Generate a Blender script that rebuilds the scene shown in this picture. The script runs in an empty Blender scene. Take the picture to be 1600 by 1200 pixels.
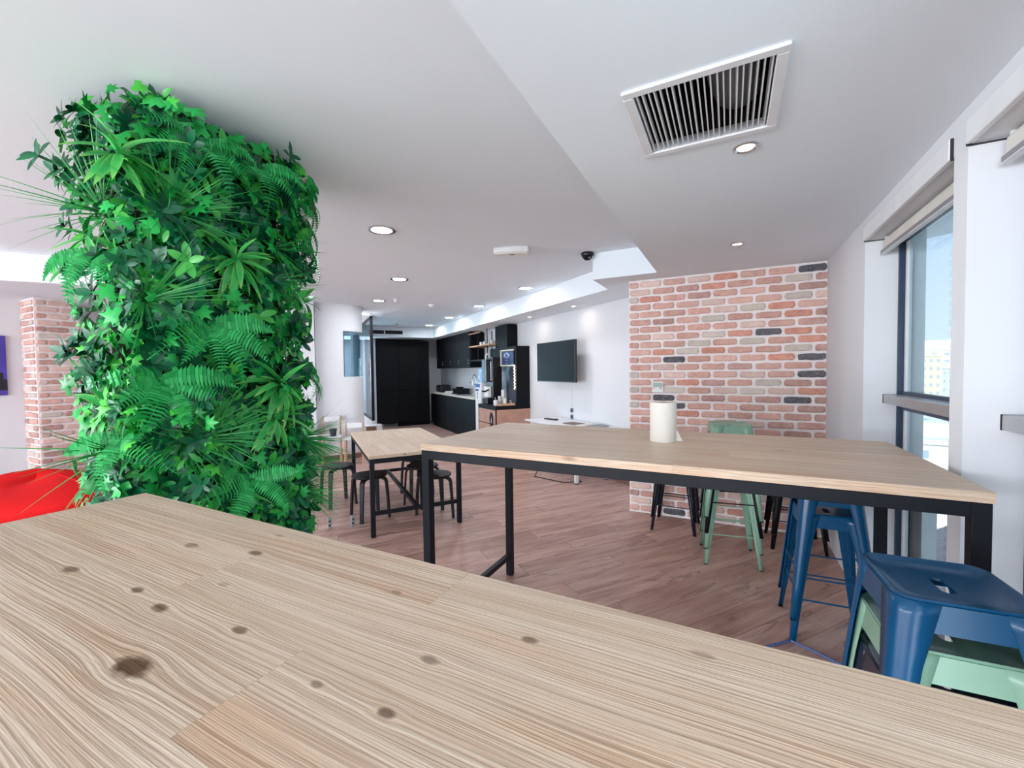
import bpy, bmesh, math, random
from math import sin, cos, pi, radians, sqrt, atan2
from mathutils import Vector, Matrix

random.seed(7)
SC = bpy.context.scene
COL = SC.collection

# ---------------------------------------------------------------- camera
BD = radians(53.3243)          # the kitchen wing is turned by this angle against the window wing
FW = Vector((-0.45838, 0.88820, -0.03163)); RT = Vector((0.88868, 0.45830, -0.01297)); UP = RT.cross(FW)
cam_d = bpy.data.cameras.new('camera'); cam = bpy.data.objects.new('camera', cam_d); COL.objects.link(cam)
cam_d.sensor_fit = 'HORIZONTAL'; cam_d.sensor_width = 36.0; cam_d.lens = 659.11 * 36 / 1600
cam_d.clip_start = 0.03; cam_d.clip_end = 2000
cam.matrix_world = Matrix((
    (RT.x, UP.x, -FW.x, 0.0), (RT.y, UP.y, -FW.y, 0.0), (RT.z, UP.z, -FW.z, 1.5), (0, 0, 0, 1)))
SC.camera = cam

# ---------------------------------------------------------------- colour management
SC.view_settings.view_transform = 'Standard'; SC.view_settings.look = 'None'
SC.view_settings.exposure = 1.36; SC.view_settings.gamma = 1.0; SC.view_settings.use_curve_mapping = False

def srgb(r, g, b):
    def f(c):
        c /= 255.0
        return c / 12.92 if c <= 0.04045 else ((c + 0.055) / 1.055) ** 2.4
    return (f(r), f(g), f(b), 1.0)

# ---------------------------------------------------------------- sky
world = bpy.data.worlds.new('sky'); SC.world = world; world.use_nodes = True
wt = world.node_tree; wt.nodes.clear()
w_out = wt.nodes.new('ShaderNodeOutputWorld'); w_bg = wt.nodes.new('ShaderNodeBackground')
w_tc = wt.nodes.new('ShaderNodeTexCoord'); w_sep = wt.nodes.new('ShaderNodeSeparateXYZ'); w_rmp = wt.nodes.new('ShaderNodeValToRGB')
wt.links.new(w_tc.outputs['Generated'], w_sep.inputs[0]); wt.links.new(w_sep.outputs['Z'], w_rmp.inputs[0])
wt.links.new(w_rmp.outputs[0], w_bg.inputs[0]); wt.links.new(w_bg.outputs[0], w_out.inputs[0])
w_rmp.color_ramp.elements[0].position = 0.0; w_rmp.color_ramp.elements[0].color = srgb(232, 242, 252)
w_rmp.color_ramp.elements[1].position = 0.55; w_rmp.color_ramp.elements[1].color = srgb(140, 190, 244)
w_bg.inputs[1].default_value = 0.56

# ---------------------------------------------------------------- sun (runs along the facade: lights the town and the outside of the wall, not the room)
sd = bpy.data.lights.new('sun', 'SUN'); sd.energy = 2.4; sd.angle = 0.01; sd.color = (1.0, 0.95, 0.88)
so = bpy.data.objects.new('sun', sd); COL.objects.link(so)
so.rotation_euler = Vector((0.0, 0.8, -0.6)).to_track_quat('-Z', 'Y').to_euler()

# ---------------------------------------------------------------- daylight at the side and meeting room windows; added fill lamps behind and left
def area(name, loc, direction, sx, sy, power, color):
    d = bpy.data.lights.new(name, 'AREA'); d.shape = 'RECTANGLE'; d.size = sx; d.size_y = sy
    d.energy = power; d.color = color
    o = bpy.data.objects.new(name, d); COL.objects.link(o); o.location = loc
    o.rotation_euler = Vector(direction).to_track_quat('-Z', 'Y').to_euler()
    return o
area('daylight_side_windows', (0.88, -0.9, 1.15), (-1, 0.1, 0.05), 3.0, 2.0, 46, (0.88, 0.94, 1.0))
area('fill_lamp_back', (-3.3, -6.9, 1.3), (0.05, 1, 0.22), 6.8, 2.0, 255, (0.88, 0.94, 1.0))  # added frontal fill lamp behind the camera, evens out the room
area('fill_lamp_left', (-7.4, -3.6, 1.3), (1, 0.25, 0.22), 5.0, 2.0, 240, (0.88, 0.94, 1.0))  # added fill lamp to lift the ceiling; the left wall has no opening
MR = Vector((cos(BD)*0.1 - sin(BD)*12.5, sin(BD)*0.1 + cos(BD)*12.5, 1.45))
area('daylight_meeting_room', MR, (sin(BD), -cos(BD), 0.0), 1.3, 0.9, 45, (0.85, 0.93, 1.0))
# ---------------------------------------------------------------- helpers
BXV = Vector((cos(BD), sin(BD), 0)); BYV = Vector((-sin(BD), cos(BD), 0))
def B(x, y, z=0.0):
    return BXV * x + BYV * y + Vector((0, 0, z))

class MB:
    """collects verts and faces for one mesh"""
    def __init__(s): s.v = []; s.f = []; s.m = []; s.cur = 0
    def add(s, vs, fs):
        n = len(s.v); s.v += [tuple(p) for p in vs]
        for f in fs: s.f.append([i + n for i in f]); s.m.append(s.cur)
        return s
    def box(s, x0, y0, z0, x1, y1, z1):
        v = [(x0,y0,z0),(x1,y0,z0),(x1,y1,z0),(x0,y1,z0),(x0,y0,z1),(x1,y0,z1),(x1,y1,z1),(x0,y1,z1)]
        return s.add(v, [(0,3,2,1),(4,5,6,7),(0,1,5,4),(1,2,6,5),(2,3,7,6),(3,0,4,7)])
    def prism(s, poly, z0, z1):
        n = len(poly)
        v = [(x,y,z0) for x,y in poly] + [(x,y,z1) for x,y in poly]
        f = [tuple(range(n))[::-1], tuple(range(n,2*n))] + [(i,(i+1)%n,(i+1)%n+n,i+n) for i in range(n)]
        return s.add(v, f)
    def prism_x(s, poly, x0, x1):
        n = len(poly)
        v = [(x0,y,z) for y,z in poly] + [(x1,y,z) for y,z in poly]
        f = [tuple(range(n))[::-1], tuple(range(n,2*n))] + [(i,(i+1)%n,(i+1)%n+n,i+n) for i in range(n)]
        return s.add(v, f)
    def lathe(s, prof, n=20, c=(0,0,0), cap=True):
        v = []; f = []
        for r, z in prof:
            for i in range(n):
                a = 2*pi*i/n; v.append((c[0]+r*cos(a), c[1]+r*sin(a), c[2]+z))
        for k in range(len(prof)-1):
            for i in range(n):
                j = (i+1) % n; f.append((k*n+i, k*n+j, (k+1)*n+j, (k+1)*n+i))
        if cap:
            f.append(tuple(range(n))[::-1]); L = (len(prof)-1)*n; f.append(tuple(range(L, L+n)))
        return s.add(v, f)
    def tube(s, pts, r, n=8, cap=True):
        pts = [Vector(p) for p in pts]; rs = r if isinstance(r, (list, tuple)) else [r]*len(pts)
        v = []; f = []; prev = None
        for i, p in enumerate(pts):
            t = (pts[min(i+1, len(pts)-1)] - pts[max(i-1, 0)]).normalized()
            a = prev if prev is not None else (Vector((0,0,1)) if abs(t.z) < 0.9 else Vector((1,0,0)))
            u = (a - t*a.dot(t)).normalized(); w = t.cross(u); prev = u
            for k in range(n):
                an = 2*pi*k/n + pi/n; q = p + (u*cos(an) + w*sin(an))*rs[i]; v.append(tuple(q))
        for i in range(len(pts)-1):
            for k in range(n):
                j = (k+1) % n; f.append((i*n+k, i*n+j, (i+1)*n+j, (i+1)*n+k))
        if cap:
            f.append(tuple(range(n))[::-1]); L = (len(pts)-1)*n; f.append(tuple(range(L, L+n)))
        return s.add(v, f)
    def strip(s, pts, width_dir, w, t):
        """flat bar along pts: width w along width_dir, thickness t"""
        pts = [Vector(p) for p in pts]; wd = Vector(width_dir).normalized(); v = []; f = []
        ws = w if isinstance(w, (list, tuple)) else [w]*len(pts)
        for i, p in enumerate(pts):
            tt = (pts[min(i+1, len(pts)-1)] - pts[max(i-1, 0)]).normalized(); nn = tt.cross(wd).normalized()
            for a, b in ((-1,-1),(1,-1),(1,1),(-1,1)): v.append(tuple(p + wd*a*ws[i]/2 + nn*b*t/2))
        for i in range(len(pts)-1):
            for k in range(4):
                j = (k+1) % 4; f.append((i*4+k, i*4+j, (i+1)*4+j, (i+1)*4+k))
        L = (len(pts)-1)*4; f += [(3,2,1,0), (L,L+1,L+2,L+3)]
        return s.add(v, f)
    def mesh(s, name, mats, bevel=0.0, smooth=False, seg=1):
        me = bpy.data.meshes.new(name); me.from_pydata(s.v, [], s.f)
        if not isinstance(mats, (list, tuple)): mats = [mats]
        for m in mats: me.materials.append(m)
        if len(mats) > 1:
            for p, k in zip(me.polygons, s.m): p.material_index = k
        bm = bmesh.new(); bm.from_mesh(me)
        bmesh.ops.recalc_face_normals(bm, faces=bm.faces)
        if bevel:
            ed = [e for e in bm.edges if len(e.link_faces) == 2 and e.calc_face_angle(0) > 0.6]
            bmesh.ops.bevel(bm, geom=ed, offset=bevel, segments=seg, affect='EDGES', profile=0.5, clamp_overlap=True)
        bm.to_mesh(me); bm.free()
        if smooth:
            for p in me.polygons: p.use_smooth = True
            if smooth != 'all':
                me.set_sharp_from_angle(angle=radians(40))
        return me
    def build(s, name, mats, parent=None, loc=None, rz=None, bevel=0.0, smooth=False, seg=1):
        return put(s.mesh(name, mats, bevel, smooth, seg), name, parent, loc, rz)

def put(me, name, parent=None, loc=None, rz=None):
    o = bpy.data.objects.new(name, me); COL.objects.link(o)
    if parent is not None: o.parent = parent
    if loc is not None: o.location = loc
    if rz is not None: o.rotation_euler = (0, 0, rz)
    return o
def tag(o, label, cat, group=None):
    o['label'] = label; o['category'] = cat
    if group: o['group'] = group
    return o
def thing(name, label, cat, loc=(0,0,0), rz=0.0, group=None):
    o = bpy.data.objects.new(name, None); COL.objects.link(o); o.empty_display_size = 0.1
    o.location = loc; o.rotation_euler = (0,0,rz)
    return tag(o, label, cat, group)
def struct(o): o['kind'] = 'structure'; return o
def struct_empty(name, loc=(0,0,0), rz=0.0):
    o = bpy.data.objects.new(name, None); COL.objects.link(o); o.location = loc; o.rotation_euler = (0,0,rz)
    return struct(o)
KIDS = {}
def dup(root, loc=None, rz=None, label=None, parent=None):
    r = root.copy(); COL.objects.link(r)
    if parent is not None: r.parent = parent
    if loc is not None: r.location = loc
    if rz is not None: r.rotation_euler = (0,0,rz)
    if label: r['label'] = label
    for ch in list(root.children): dup(ch, parent=r)
    return r
def swap_mat(root, frm, to):
    """give a copy its own paint: single-user meshes with the material replaced"""
    for ch in root.children:
        if ch.type == 'MESH' and ch.material_slots:
            for sl in ch.material_slots:
                if sl.material == frm:
                    sl.link = 'OBJECT'; sl.material = to
        swap_mat(ch, frm, to)

# ---------------------------------------------------------------- materials
class NT:
    def __init__(s, name):
        s.mat = bpy.data.materials.new(name); s.mat.use_nodes = True; s.t = s.mat.node_tree
        s.b = s.t.nodes['Principled BSDF']
    def n(s, kind, **kw):
        o = s.t.nodes.new(kind)
        for k, v in kw.items(): setattr(o, k, v)
        return o
    def l(s, a, b): s.t.links.new(a, b)
    def val(s, sock, v):
        if hasattr(v, 'is_linked'): s.l(v, sock)
        else: sock.default_value = v
    def math(s, op, a, b=0.0, c=None, clamp=False):
        o = s.n('ShaderNodeMath', operation=op, use_clamp=clamp); s.val(o.inputs[0], a); s.val(o.inputs[1], b)
        if c is not None: s.val(o.inputs[2], c)
        return o.outputs[0]
    def vmath(s, op, a, b=(0,0,0)):
        o = s.n('ShaderNodeVectorMath', operation=op); s.val(o.inputs[0], a); s.val(o.inputs[1], b)
        return o.outputs['Value'] if op in ('LENGTH','DOT_PRODUCT') else o.outputs[0]
    def noise(s, vec, scale, detail=2.0, rough=0.5, dist=0.0):
        o = s.n('ShaderNodeTexNoise'); s.val(o.inputs['Vector'], vec)
        o.inputs['Scale'].default_value = scale; o.inputs['Detail'].default_value = detail
        o.inputs['Roughness'].default_value = rough; o.inputs['Distortion'].default_value = dist
        return o.outputs['Fac']
    def ramp(s, fac, stops):
        o = s.n('ShaderNodeValToRGB'); s.val(o.inputs[0], fac); e = o.color_ramp.elements
        while len(e) < len(stops): e.new(0.5)
        for el, (p, c) in zip(e, stops):
            el.position = p; el.color = c if isinstance(c, tuple) else (c, c, c, 1)
        return o.outputs[0]
    def mix(s, fac, a, b, mode='MIX'):
        o = s.n('ShaderNodeMix', data_type='RGBA', blend_type=mode); s.val(o.inputs[0], fac); s.val(o.inputs[6], a); s.val(o.inputs[7], b)
        return o.outputs[2]
    def bump(s, h, strength, dist=0.002):
        o = s.n('ShaderNodeBump'); s.l(h, o.inputs['Height']); o.inputs['Strength'].default_value = strength
        o.inputs['Distance'].default_value = dist; s.l(o.outputs[0], s.b.inputs['Normal'])
    def obj(s): return s.n('ShaderNodeTexCoord').outputs['Object']
    def rnd(s): return s.n('ShaderNodeObjectInfo').outputs['Random']

def plain(name, rgb, rough=0.5, metal=0.0, var=0.04, nscale=8.0, bump=0.0, bscale=200.0, spec=0.5, coat=0.0):
    """a solid colour with a little procedural unevenness"""
    t = NT(name); c = srgb(*rgb); co = t.obj()
    f = t.noise(co, nscale, 3.0)
    lo = tuple(x*(1-var) for x in c[:3]) + (1,); hi = tuple(min(1, x*(1+var)) for x in c[:3]) + (1,)
    t.l(t.ramp(f, [(0.3, lo), (0.7, hi)]), t.b.inputs['Base Color'])
    t.b.inputs['Roughness'].default_value = rough; t.b.inputs['Metallic'].default_value = metal
    t.b.inputs['Specular IOR Level'].default_value = spec
    if coat: t.b.inputs['Coat Weight'].default_value = coat; t.b.inputs['Coat Roughness'].default_value = 0.15
    if bump: t.bump(t.noise(co, bscale, 2.0), bump, 0.001)
    return t.mat
def emit(name, rgb, strength):
    t = NT(name); t.b.inputs['Base Color'].default_value = srgb(*rgb)
    t.b.inputs['Emission Color'].default_value = srgb(*rgb); t.b.inputs['Emission Strength'].default_value = strength
    return t.mat
def glass_mat(name, tint, refl=0.08):
    m = bpy.data.materials.new(name); m.use_nodes = True; t = m.node_tree; t.nodes.clear()
    out = t.nodes.new('ShaderNodeOutputMaterial'); tr = t.nodes.new('ShaderNodeBsdfTransparent'); gl = t.nodes.new('ShaderNodeBsdfGlossy')
    mx = t.nodes.new('ShaderNodeMixShader'); lw = t.nodes.new('ShaderNodeLayerWeight'); lw.inputs[0].default_value = 0.5
    pw = t.nodes.new('ShaderNodeMath'); pw.operation = 'POWER'; pw.inputs[1].default_value = 5.0
    fr = t.nodes.new('ShaderNodeMath'); fr.operation = 'MULTIPLY_ADD'; fr.inputs[1].default_value = 0.7; fr.inputs[2].default_value = refl*0.5
    t.links.new(lw.outputs['Facing'], pw.inputs[0]); t.links.new(pw.outputs[0], fr.inputs[0])
    tr.inputs[0].default_value = srgb(*tint); gl.inputs['Roughness'].default_value = 0.02
    t.links.new(fr.outputs[0], mx.inputs[0]); t.links.new(tr.outputs[0], mx.inputs[1]); t.links.new(gl.outputs[0], mx.inputs[2])
    t.links.new(mx.outputs[0], out.inputs[0]); return m

def wood_table(name, base, tan, line, orange, knots=(), line_str=0.55, along='x', rough=0.55, spec=0.35):
    """brushed pine: flowing grain lines along the boards, knots with grain bending round them"""
    t = NT(name); co = t.obj(); rnd = t.rnd()
    sep = t.n('ShaderNodeSeparateXYZ'); t.l(co, sep.inputs[0]); x, y, z = sep.outputs
    if along == 'y': x, y = y, x
    ro = t.math('MULTIPLY', rnd, 37.0); xo = t.math('ADD', x, ro)
    def vec(sx, sy, yy, off=0.0):
        c = t.n('ShaderNodeCombineXYZ'); t.l(t.math('MULTIPLY', xo, sx), c.inputs[0]); t.l(t.math('MULTIPLY', yy, sy), c.inputs[1])
        t.l(t.math('ADD', t.math('MULTIPLY', z, sy), t.math('MULTIPLY_ADD', rnd, 11.0, off)), c.inputs[2]); return c.outputs[0]
    w = t.math('SUBTRACT', t.noise(vec(1.1, 4.0, y), 1.0, 2.0), 0.5)
    g = t.math('MULTIPLY_ADD', w, 0.045, y)
    dark = None
    for kx, ky, r, ca in knots:
        dx = t.math('MULTIPLY', t.math('SUBTRACT', x, kx), 1.0/(r*2.0)); dy = t.math('MULTIPLY', t.math('SUBTRACT', y, ky), 1.0/r)
        d2 = t.math('ADD', t.math('MULTIPLY', dx, dx), t.math('MULTIPLY', dy, dy))
        e = t.math('POWER', 2.718, t.math('MULTIPLY', d2, -0.40))
        g = t.math('SUBTRACT', g, t.math('MULTIPLY', t.math('MULTIPLY', t.math('SUBTRACT', y, ky), e), 0.75))
        kk = t.math('MULTIPLY', t.ramp(t.math('ADD', d2, t.math('MULTIPLY', t.math('SUBTRACT', t.noise(co, 60.0, 2.0), 0.5), 0.9)), [(0.25, 1.0), (0.62, 0.55), (0.95, 0.0)]), ca)
        dark = kk if dark is None else t.math('MAXIMUM', dark, kk)
    if not knots:      # scattered small pin knots
        v = t.n('ShaderNodeTexVoronoi'); t.l(vec(2.2, 7.0, y, 3.0), v.inputs['Vector']); v.inputs['Scale'].default_value = 1.0
        dark = t.math('MULTIPLY', t.ramp(v.outputs['Distance'], [(0.02, 1.0), (0.11, 0.0)]), 0.75)
    fine = t.noise(vec(1.8, 300.0, g), 1.0, 1.5, 0.55)
    broad = t.noise(vec(0.9, 34.0, g, 5.0), 1.0, 2.0)
    patch = t.noise(vec(1.3, 7.0, y, 9.0), 1.0, 3.0, 0.6)
    fib = t.noise(vec(14.0, 420.0, y, 2.0), 1.0, 2.0)
    c = t.mix(t.ramp(broad, [(0.35, 0.0), (0.68, 1.0)]), srgb(*base), srgb(*tan))
    c = t.mix(t.math('MULTIPLY', t.ramp(patch, [(0.53, 0.0), (0.72, 1.0)]), 0.6), c, srgb(*orange))
    ln = t.ramp(fine, [(0.44, 0.0), (0.60, 1.0)])
    amp = t.math('MULTIPLY', t.ramp(patch, [(0.30, 0.35), (0.60, 1.0)]), line_str)
    c = t.mix(t.math('MULTIPLY', ln, amp), c, srgb(*line))
    c = t.mix(t.math('MULTIPLY', t.ramp(fib, [(0.55, 0.0), (0.8, 1.0)]), 0.25), c, srgb(*line))
    c = t.mix(t.math('MULTIPLY', t.ramp(fine, [(0.22, 1.0), (0.40, 0.0)]), 0.35), c, srgb(232, 218, 198))
    c = t.mix(t.math('MULTIPLY', dark, 1.0, clamp=True), c, srgb(92, 62, 40))
    tone = t.math('MULTIPLY_ADD', rnd, 0.09, 0.95)
    hsv = t.n('ShaderNodeHueSaturation'); t.l(tone, hsv.inputs['Value']); t.l(c, hsv.inputs['Color'])
    t.l(hsv.outputs[0], t.b.inputs['Base Color'])
    t.b.inputs['Roughness'].default_value = rough; t.b.inputs['Specular IOR Level'].default_value = spec
    h = t.math('SUBTRACT', 0.0, t.math('MULTIPLY_ADD', fib, 0.5, fine)); t.bump(h, 0.8, 0.003)
    return t.mat

def floor_mat():
    t = NT('laminate_planks'); co = t.obj(); rnd = t.rnd()
    sep = t.n('ShaderNodeSeparateXYZ'); t.l(co, sep.inputs[0]); x, y, z = sep.outputs
    xo = t.math('MULTIPLY_ADD', rnd, 53.0, x)
    def vec(sx, sy, off=0.0):
        c = t.n('ShaderNodeCombineXYZ'); t.l(t.math('MULTIPLY', xo, sx), c.inputs[0]); t.l(t.math('MULTIPLY', y, sy), c.inputs[1])
        t.l(t.math('MULTIPLY_ADD', rnd, 17.0, off), c.inputs[2]); return c.outputs[0]
    a = t.noise(vec(1.6, 9.0), 1.0, 4.0, 0.6, 0.6)
    c = t.ramp(a, [(0.28, srgb(156, 115, 103)), (0.5, srgb(187, 148, 135)), (0.75, srgb(208, 176, 162))])
    g = t.noise(vec(3.0, 70.0, 4.0), 1.0, 3.0, 0.6)
    c = t.mix(t.math('MULTIPLY', t.ramp(g, [(0.5, 0.0), (0.75, 1.0)]), 0.35), c, srgb(112, 80, 76))
    k = t.noise(vec(1.5, 11.0, 8.0), 1.0, 5.0, 0.7, 1.2)
    c = t.mix(t.math('MULTIPLY', t.ramp(k, [(0.585, 0.0), (0.64, 1.0), (0.70, 0.1)]), 0.6), c, srgb(84, 60, 57))
    hsv = t.n('ShaderNodeHueSaturation'); t.l(t.math('MULTIPLY_ADD', rnd, 0.2, 0.88), hsv.inputs['Value']); t.l(c, hsv.inputs['Color'])
    t.l(hsv.outputs[0], t.b.inputs['Base Color']); t.b.inputs['Roughness'].default_value = 0.38; t.b.inputs['Specular IOR Level'].default_value = 0.4
    t.bump(g, 0.08, 0.001); return t.mat

def brick_mat(name, rgb, rgb2):
    t = NT(name); co = t.obj(); rnd = t.rnd(); off = t.n('ShaderNodeCombineXYZ'); t.l(t.math('MULTIPLY', rnd, 40.0), off.inputs[0]); t.l(t.math('MULTIPLY', rnd, 23.0), off.inputs[2])
    v = t.vmath('ADD', co, off.outputs[0])
    c = t.mix(t.ramp(t.noise(v, 14.0, 4.0, 0.65), [(0.35, 0.0), (0.68, 1.0)]), srgb(*rgb), srgb(*rgb2))
    c = t.mix(t.math('MULTIPLY', t.ramp(t.noise(v, 45.0, 3.0, 0.6), [(0.55, 0.0), (0.75, 1.0)]), 0.35), c, srgb(226, 208, 200))
    hsv = t.n('ShaderNodeHueSaturation'); t.l(t.math('MULTIPLY_ADD', rnd, 0.22, 0.88), hsv.inputs['Value']); t.l(c, hsv.inputs['Color'])
    t.l(hsv.outputs[0], t.b.inputs['Base Color']); t.b.inputs['Roughness'].default_value = 0.85; t.b.inputs['Specular IOR Level'].default_value = 0.2
    t.bump(t.noise(v, 90.0, 4.0, 0.7), 0.35, 0.003); return t.mat

def leaf_mat(name, rgb, rgb2, rough=0.38, tip=None, across=False):
    t = NT(name); rnd = t.rnd(); gen = t.n('ShaderNodeTexCoord').outputs['Generated']
    geo = t.n('ShaderNodeNewGeometry'); isl = geo.outputs['Random Per Island']
    f = t.math('FRACT', t.math('ADD', isl, t.math('MULTIPLY', rnd, 7.0)))
    c = t.mix(f, srgb(*rgb), srgb(*rgb2))
    if tip:
        s = t.n('ShaderNodeSeparateXYZ'); t.l(gen, s.inputs[0])
        if across:
            e = t.math('ABSOLUTE', t.math('SUBTRACT', s.outputs[0], 0.5)); m = t.ramp(e, [(0.25, 0.0), (0.48, 1.0)])
            m = t.math('MAXIMUM', t.math('MULTIPLY', m, 0.5), t.ramp(s.outputs[1], [(0.7, 0.0), (1.0, 0.85)]))
        else: m = t.math('MULTIPLY', t.ramp(s.outputs[1], [(0.55, 0.0), (1.0, 1.0)]), 0.6)
        c = t.mix(m, c, srgb(*tip))
    t.l(c, t.b.inputs['Base Color']); t.b.inputs['Roughness'].default_value = rough; t.b.inputs['Specular IOR Level'].default_value = 0.32
    return t.mat

M = {}
M['wall'] = plain('wall_paint', (219, 220, 224), 0.85, var=0.012, nscale=2.0, bump=0.06, bscale=260, spec=0.2)
M['ceiling'] = plain('ceiling_paint', (234, 241, 247), 0.9, var=0.008, nscale=2.0, spec=0.2)
M['gap'] = plain('shadow_gap', (38, 38, 42), 0.8)
M['floor'] = floor_mat()
M['subfloor'] = plain('floor_joint', (72, 55, 52), 0.8)
M['base'] = plain('skirting_wood', (120, 92, 84), 0.5, var=0.15)
M['mortar'] = plain('mortar', (236, 228, 227), 0.95, var=0.05, nscale=12, bump=0.5, bscale=60, spec=0.1)
M['alu'] = plain('aluminium', (176, 176, 178), 0.35, 0.6)
M['navyframe'] = plain('dark_blue_frame', (34, 52, 78), 0.4)
M['whiteframe'] = plain('white_frame', (226, 228, 230), 0.4)
M['blind'] = plain('blind_fabric', (212, 208, 200), 0.8)
M['blindbar'] = plain('blind_bar', (132, 128, 134), 0.4)
M['glass'] = glass_mat('window_glass', (238, 246, 248))
M['glassblue'] = glass_mat('partition_glass', (206, 228, 236))
M['black'] = plain('black_steel', (14, 17, 25), 0.5, 0.0, var=0.1, spec=0.25)
M['kitchen'] = plain('black_laminate', (8, 10, 15), 0.55, var=0.06, spec=0.2)
M['plastic_black'] = plain('black_plastic', (16, 17, 20), 0.3)
M['screen'] = plain('screen_glass', (8, 11, 17), 0.45, spec=0.2)
M['white'] = plain('white_lacquer', (225, 226, 228), 0.4)
M['whiteplastic'] = plain('white_plastic', (224, 223, 222), 0.45)
M['chrome'] = plain('chrome', (205, 207, 210), 0.18, 1.0)
M['grey'] = plain('grey_plastic', (128, 132, 138), 0.5)
M['worktop'] = plain('pale_worktop', (214, 206, 196), 0.4)
M['oak'] = plain('oak_veneer', (182, 138, 120), 0.5, var=0.12, nscale=5)
M['beech'] = plain('beech', (190, 150, 120), 0.5, var=0.1)
M['paper'] = plain('paper', (222, 215, 206), 0.9, bump=0.15, bscale=300)
M['red'] = plain('red_cloth', (206, 24, 26), 0.85, var=0.08, bump=0.3, bscale=400, spec=0.2)
M['blackcloth'] = plain('black_cloth', (26, 24, 26), 0.9)
M['pot'] = plain('dark_pot', (44, 46, 54), 0.6)
M['steelblue'] = plain('smoked_mirror', (120, 128, 142), 0.18, 0.5)
M['mint'] = plain('mint_paint', (128, 166, 144), 0.34, 0.0, var=0.05, coat=0.15)
M['blue'] = plain('blue_paint', (0, 70, 110), 0.3, 0.0, var=0.08, spec=0.35, coat=0.2)
M['navy'] = plain('navy_paint', (16, 30, 52), 0.3, 0.2, var=0.1, coat=0.4)
M['blackpaint'] = plain('black_paint', (13, 14, 19), 0.5, 0.0, var=0.1, spec=0.25)
M['lamp'] = emit('lamp_white', (240, 247, 255), 9.0)
M['lampwarm'] = emit('lamp_warm', (255, 226, 196), 7.0)
M['ductdark'] = plain('duct_dark', (30, 27, 26), 0.7)
M['duct'] = plain('flexible_duct', (150, 150, 152), 0.4, 0.3, bump=0.8, bscale=60)
M['tape'] = plain('blue_cable', (72, 96, 150), 0.5)
M['signblue'] = plain('sign_blue', (44, 62, 98), 0.5)
M['signtext'] = plain('sign_white', (196, 212, 240), 0.6)
M['cream'] = plain('cream_frame', (196, 188, 170), 0.5)
M['labelblue'] = plain('blue_label', (26, 70, 150), 0.4)
M['paperbag'] = plain('cup_card', (222, 214, 200), 0.8)
KN = [(-0.693,0.249,0.020,1.0),(-1.152,0.327,0.013,0.75),(-0.932,0.347,0.009,0.8),(-0.826,0.336,0.011,0.9),(-0.645,0.359,0.009,0.8),
      (-0.893,0.534,0.012,0.8),(-1.065,0.496,0.012,0.6),(-0.249,0.528,0.008,0.8),(-0.339,0.341,0.008,0.85),(-0.447,0.336,0.006,0.6),
      (-0.35,0.432,0.009,0.6),(-0.813,0.427,0.008,0.4),(-0.031,0.601,0.009,0.35),(-0.937,0.617,0.007,0.4),(-0.51,0.544,0.007,0.4)]
WOOD = dict(base=(219,197,175), tan=(207,181,156), line=(154,120,94), orange=(211,165,128))
M['wood_near'] = wood_table('brushed_pine', knots=[(a+0.60, b-0.158, r, c) for a, b, r, c in KN], **WOOD)   # in the near table's own coordinates
M['wood'] = wood_table('pine_boards', line_str=0.38, rough=0.38, spec=0.5, **WOOD)
M['wood_y'] = wood_table('pine_boards_lengthwise', along='y', line_str=0.38, rough=0.42, spec=0.45, **WOOD)
# ================================================================ THE ROOM
ZH, ZL = 2.673, 2.41
WX = 0.745                       # inner face of the window wall
BY_ = 4.497                      # face of the brick wall (mortar)

# ---------------------------------------------------------------- floor: laid planks, lengthwise across the kitchen wing
floor = struct(MB().box(-13, -8.0, -0.06, 4.6, 13.0, -0.012).build('floor', M['subfloor'], rz=BD))
PW, PL = 0.192, 1.285
pm = [MB().box(0.0012, 0.0012, -0.012, PL-0.0012, PW-0.0012, 0.0).mesh('plank', M['floor'], bevel=0.0012) for _ in range(1)][0]
field = MB(); r = random.Random(3); n_pl = 0
for j in range(-30, 64):
    y = j*PW; off = (j*0.437 % 1.0)*PL
    for i in range(-6, 5):
        x = i*PL + off
        if x > 4.5 or x < -6.4 or y > 12.6: continue
        if -0.9 < x + PL/2 < 4.3 and 1.2 < y < 9.0 and n_pl < 290:
            o = put(pm, 'plank', floor, (x, y, 0)); n_pl += 1
        else:
            field.box(x+.0012, y+.0012, -.012, x+PL-.0012, y+PW-.0012, 0.0)
o = field.build('plank_field', M['floor'], floor); o['kind'] = 'stuff'

# ---------------------------------------------------------------- ceilings
struct(MB().box(-14, -9, ZH, 5.2, 14.0, ZH+0.25).build('ceiling', M['ceiling'], rz=BD))
VX, VY, VS = -0.085, 1.668, 0.206      # opening for the air grille
low = MB().box(-0.613,-7.0,ZL,0.94,VY-VS,ZH).box(-0.613,VY+VS,ZL,0.94,4.207,ZH).box(-0.613,VY-VS,ZL,VX-VS,VY+VS,ZH).box(VX+VS,VY-VS,ZL,0.94,VY+VS,ZH).box(-1.235,4.207,ZL,0.94,4.9,ZH)
struct(low.build('ceiling', M['ceiling']))
sof = MB().prism([(3.12,3.75),(3.3,2.4),(3.9,2.0),(3.9,12.4),(-1.5,12.4),(-1.5,11.2),(3.12,11.2)], ZL+0.0015, ZH)
struct(sof.build('ceiling', M['ceiling'], rz=BD))
struct(MB().box(-5.5, 5.68, ZL, -1.3, 7.6, ZH).build('ceiling', M['ceiling'], rz=BD))

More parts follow.
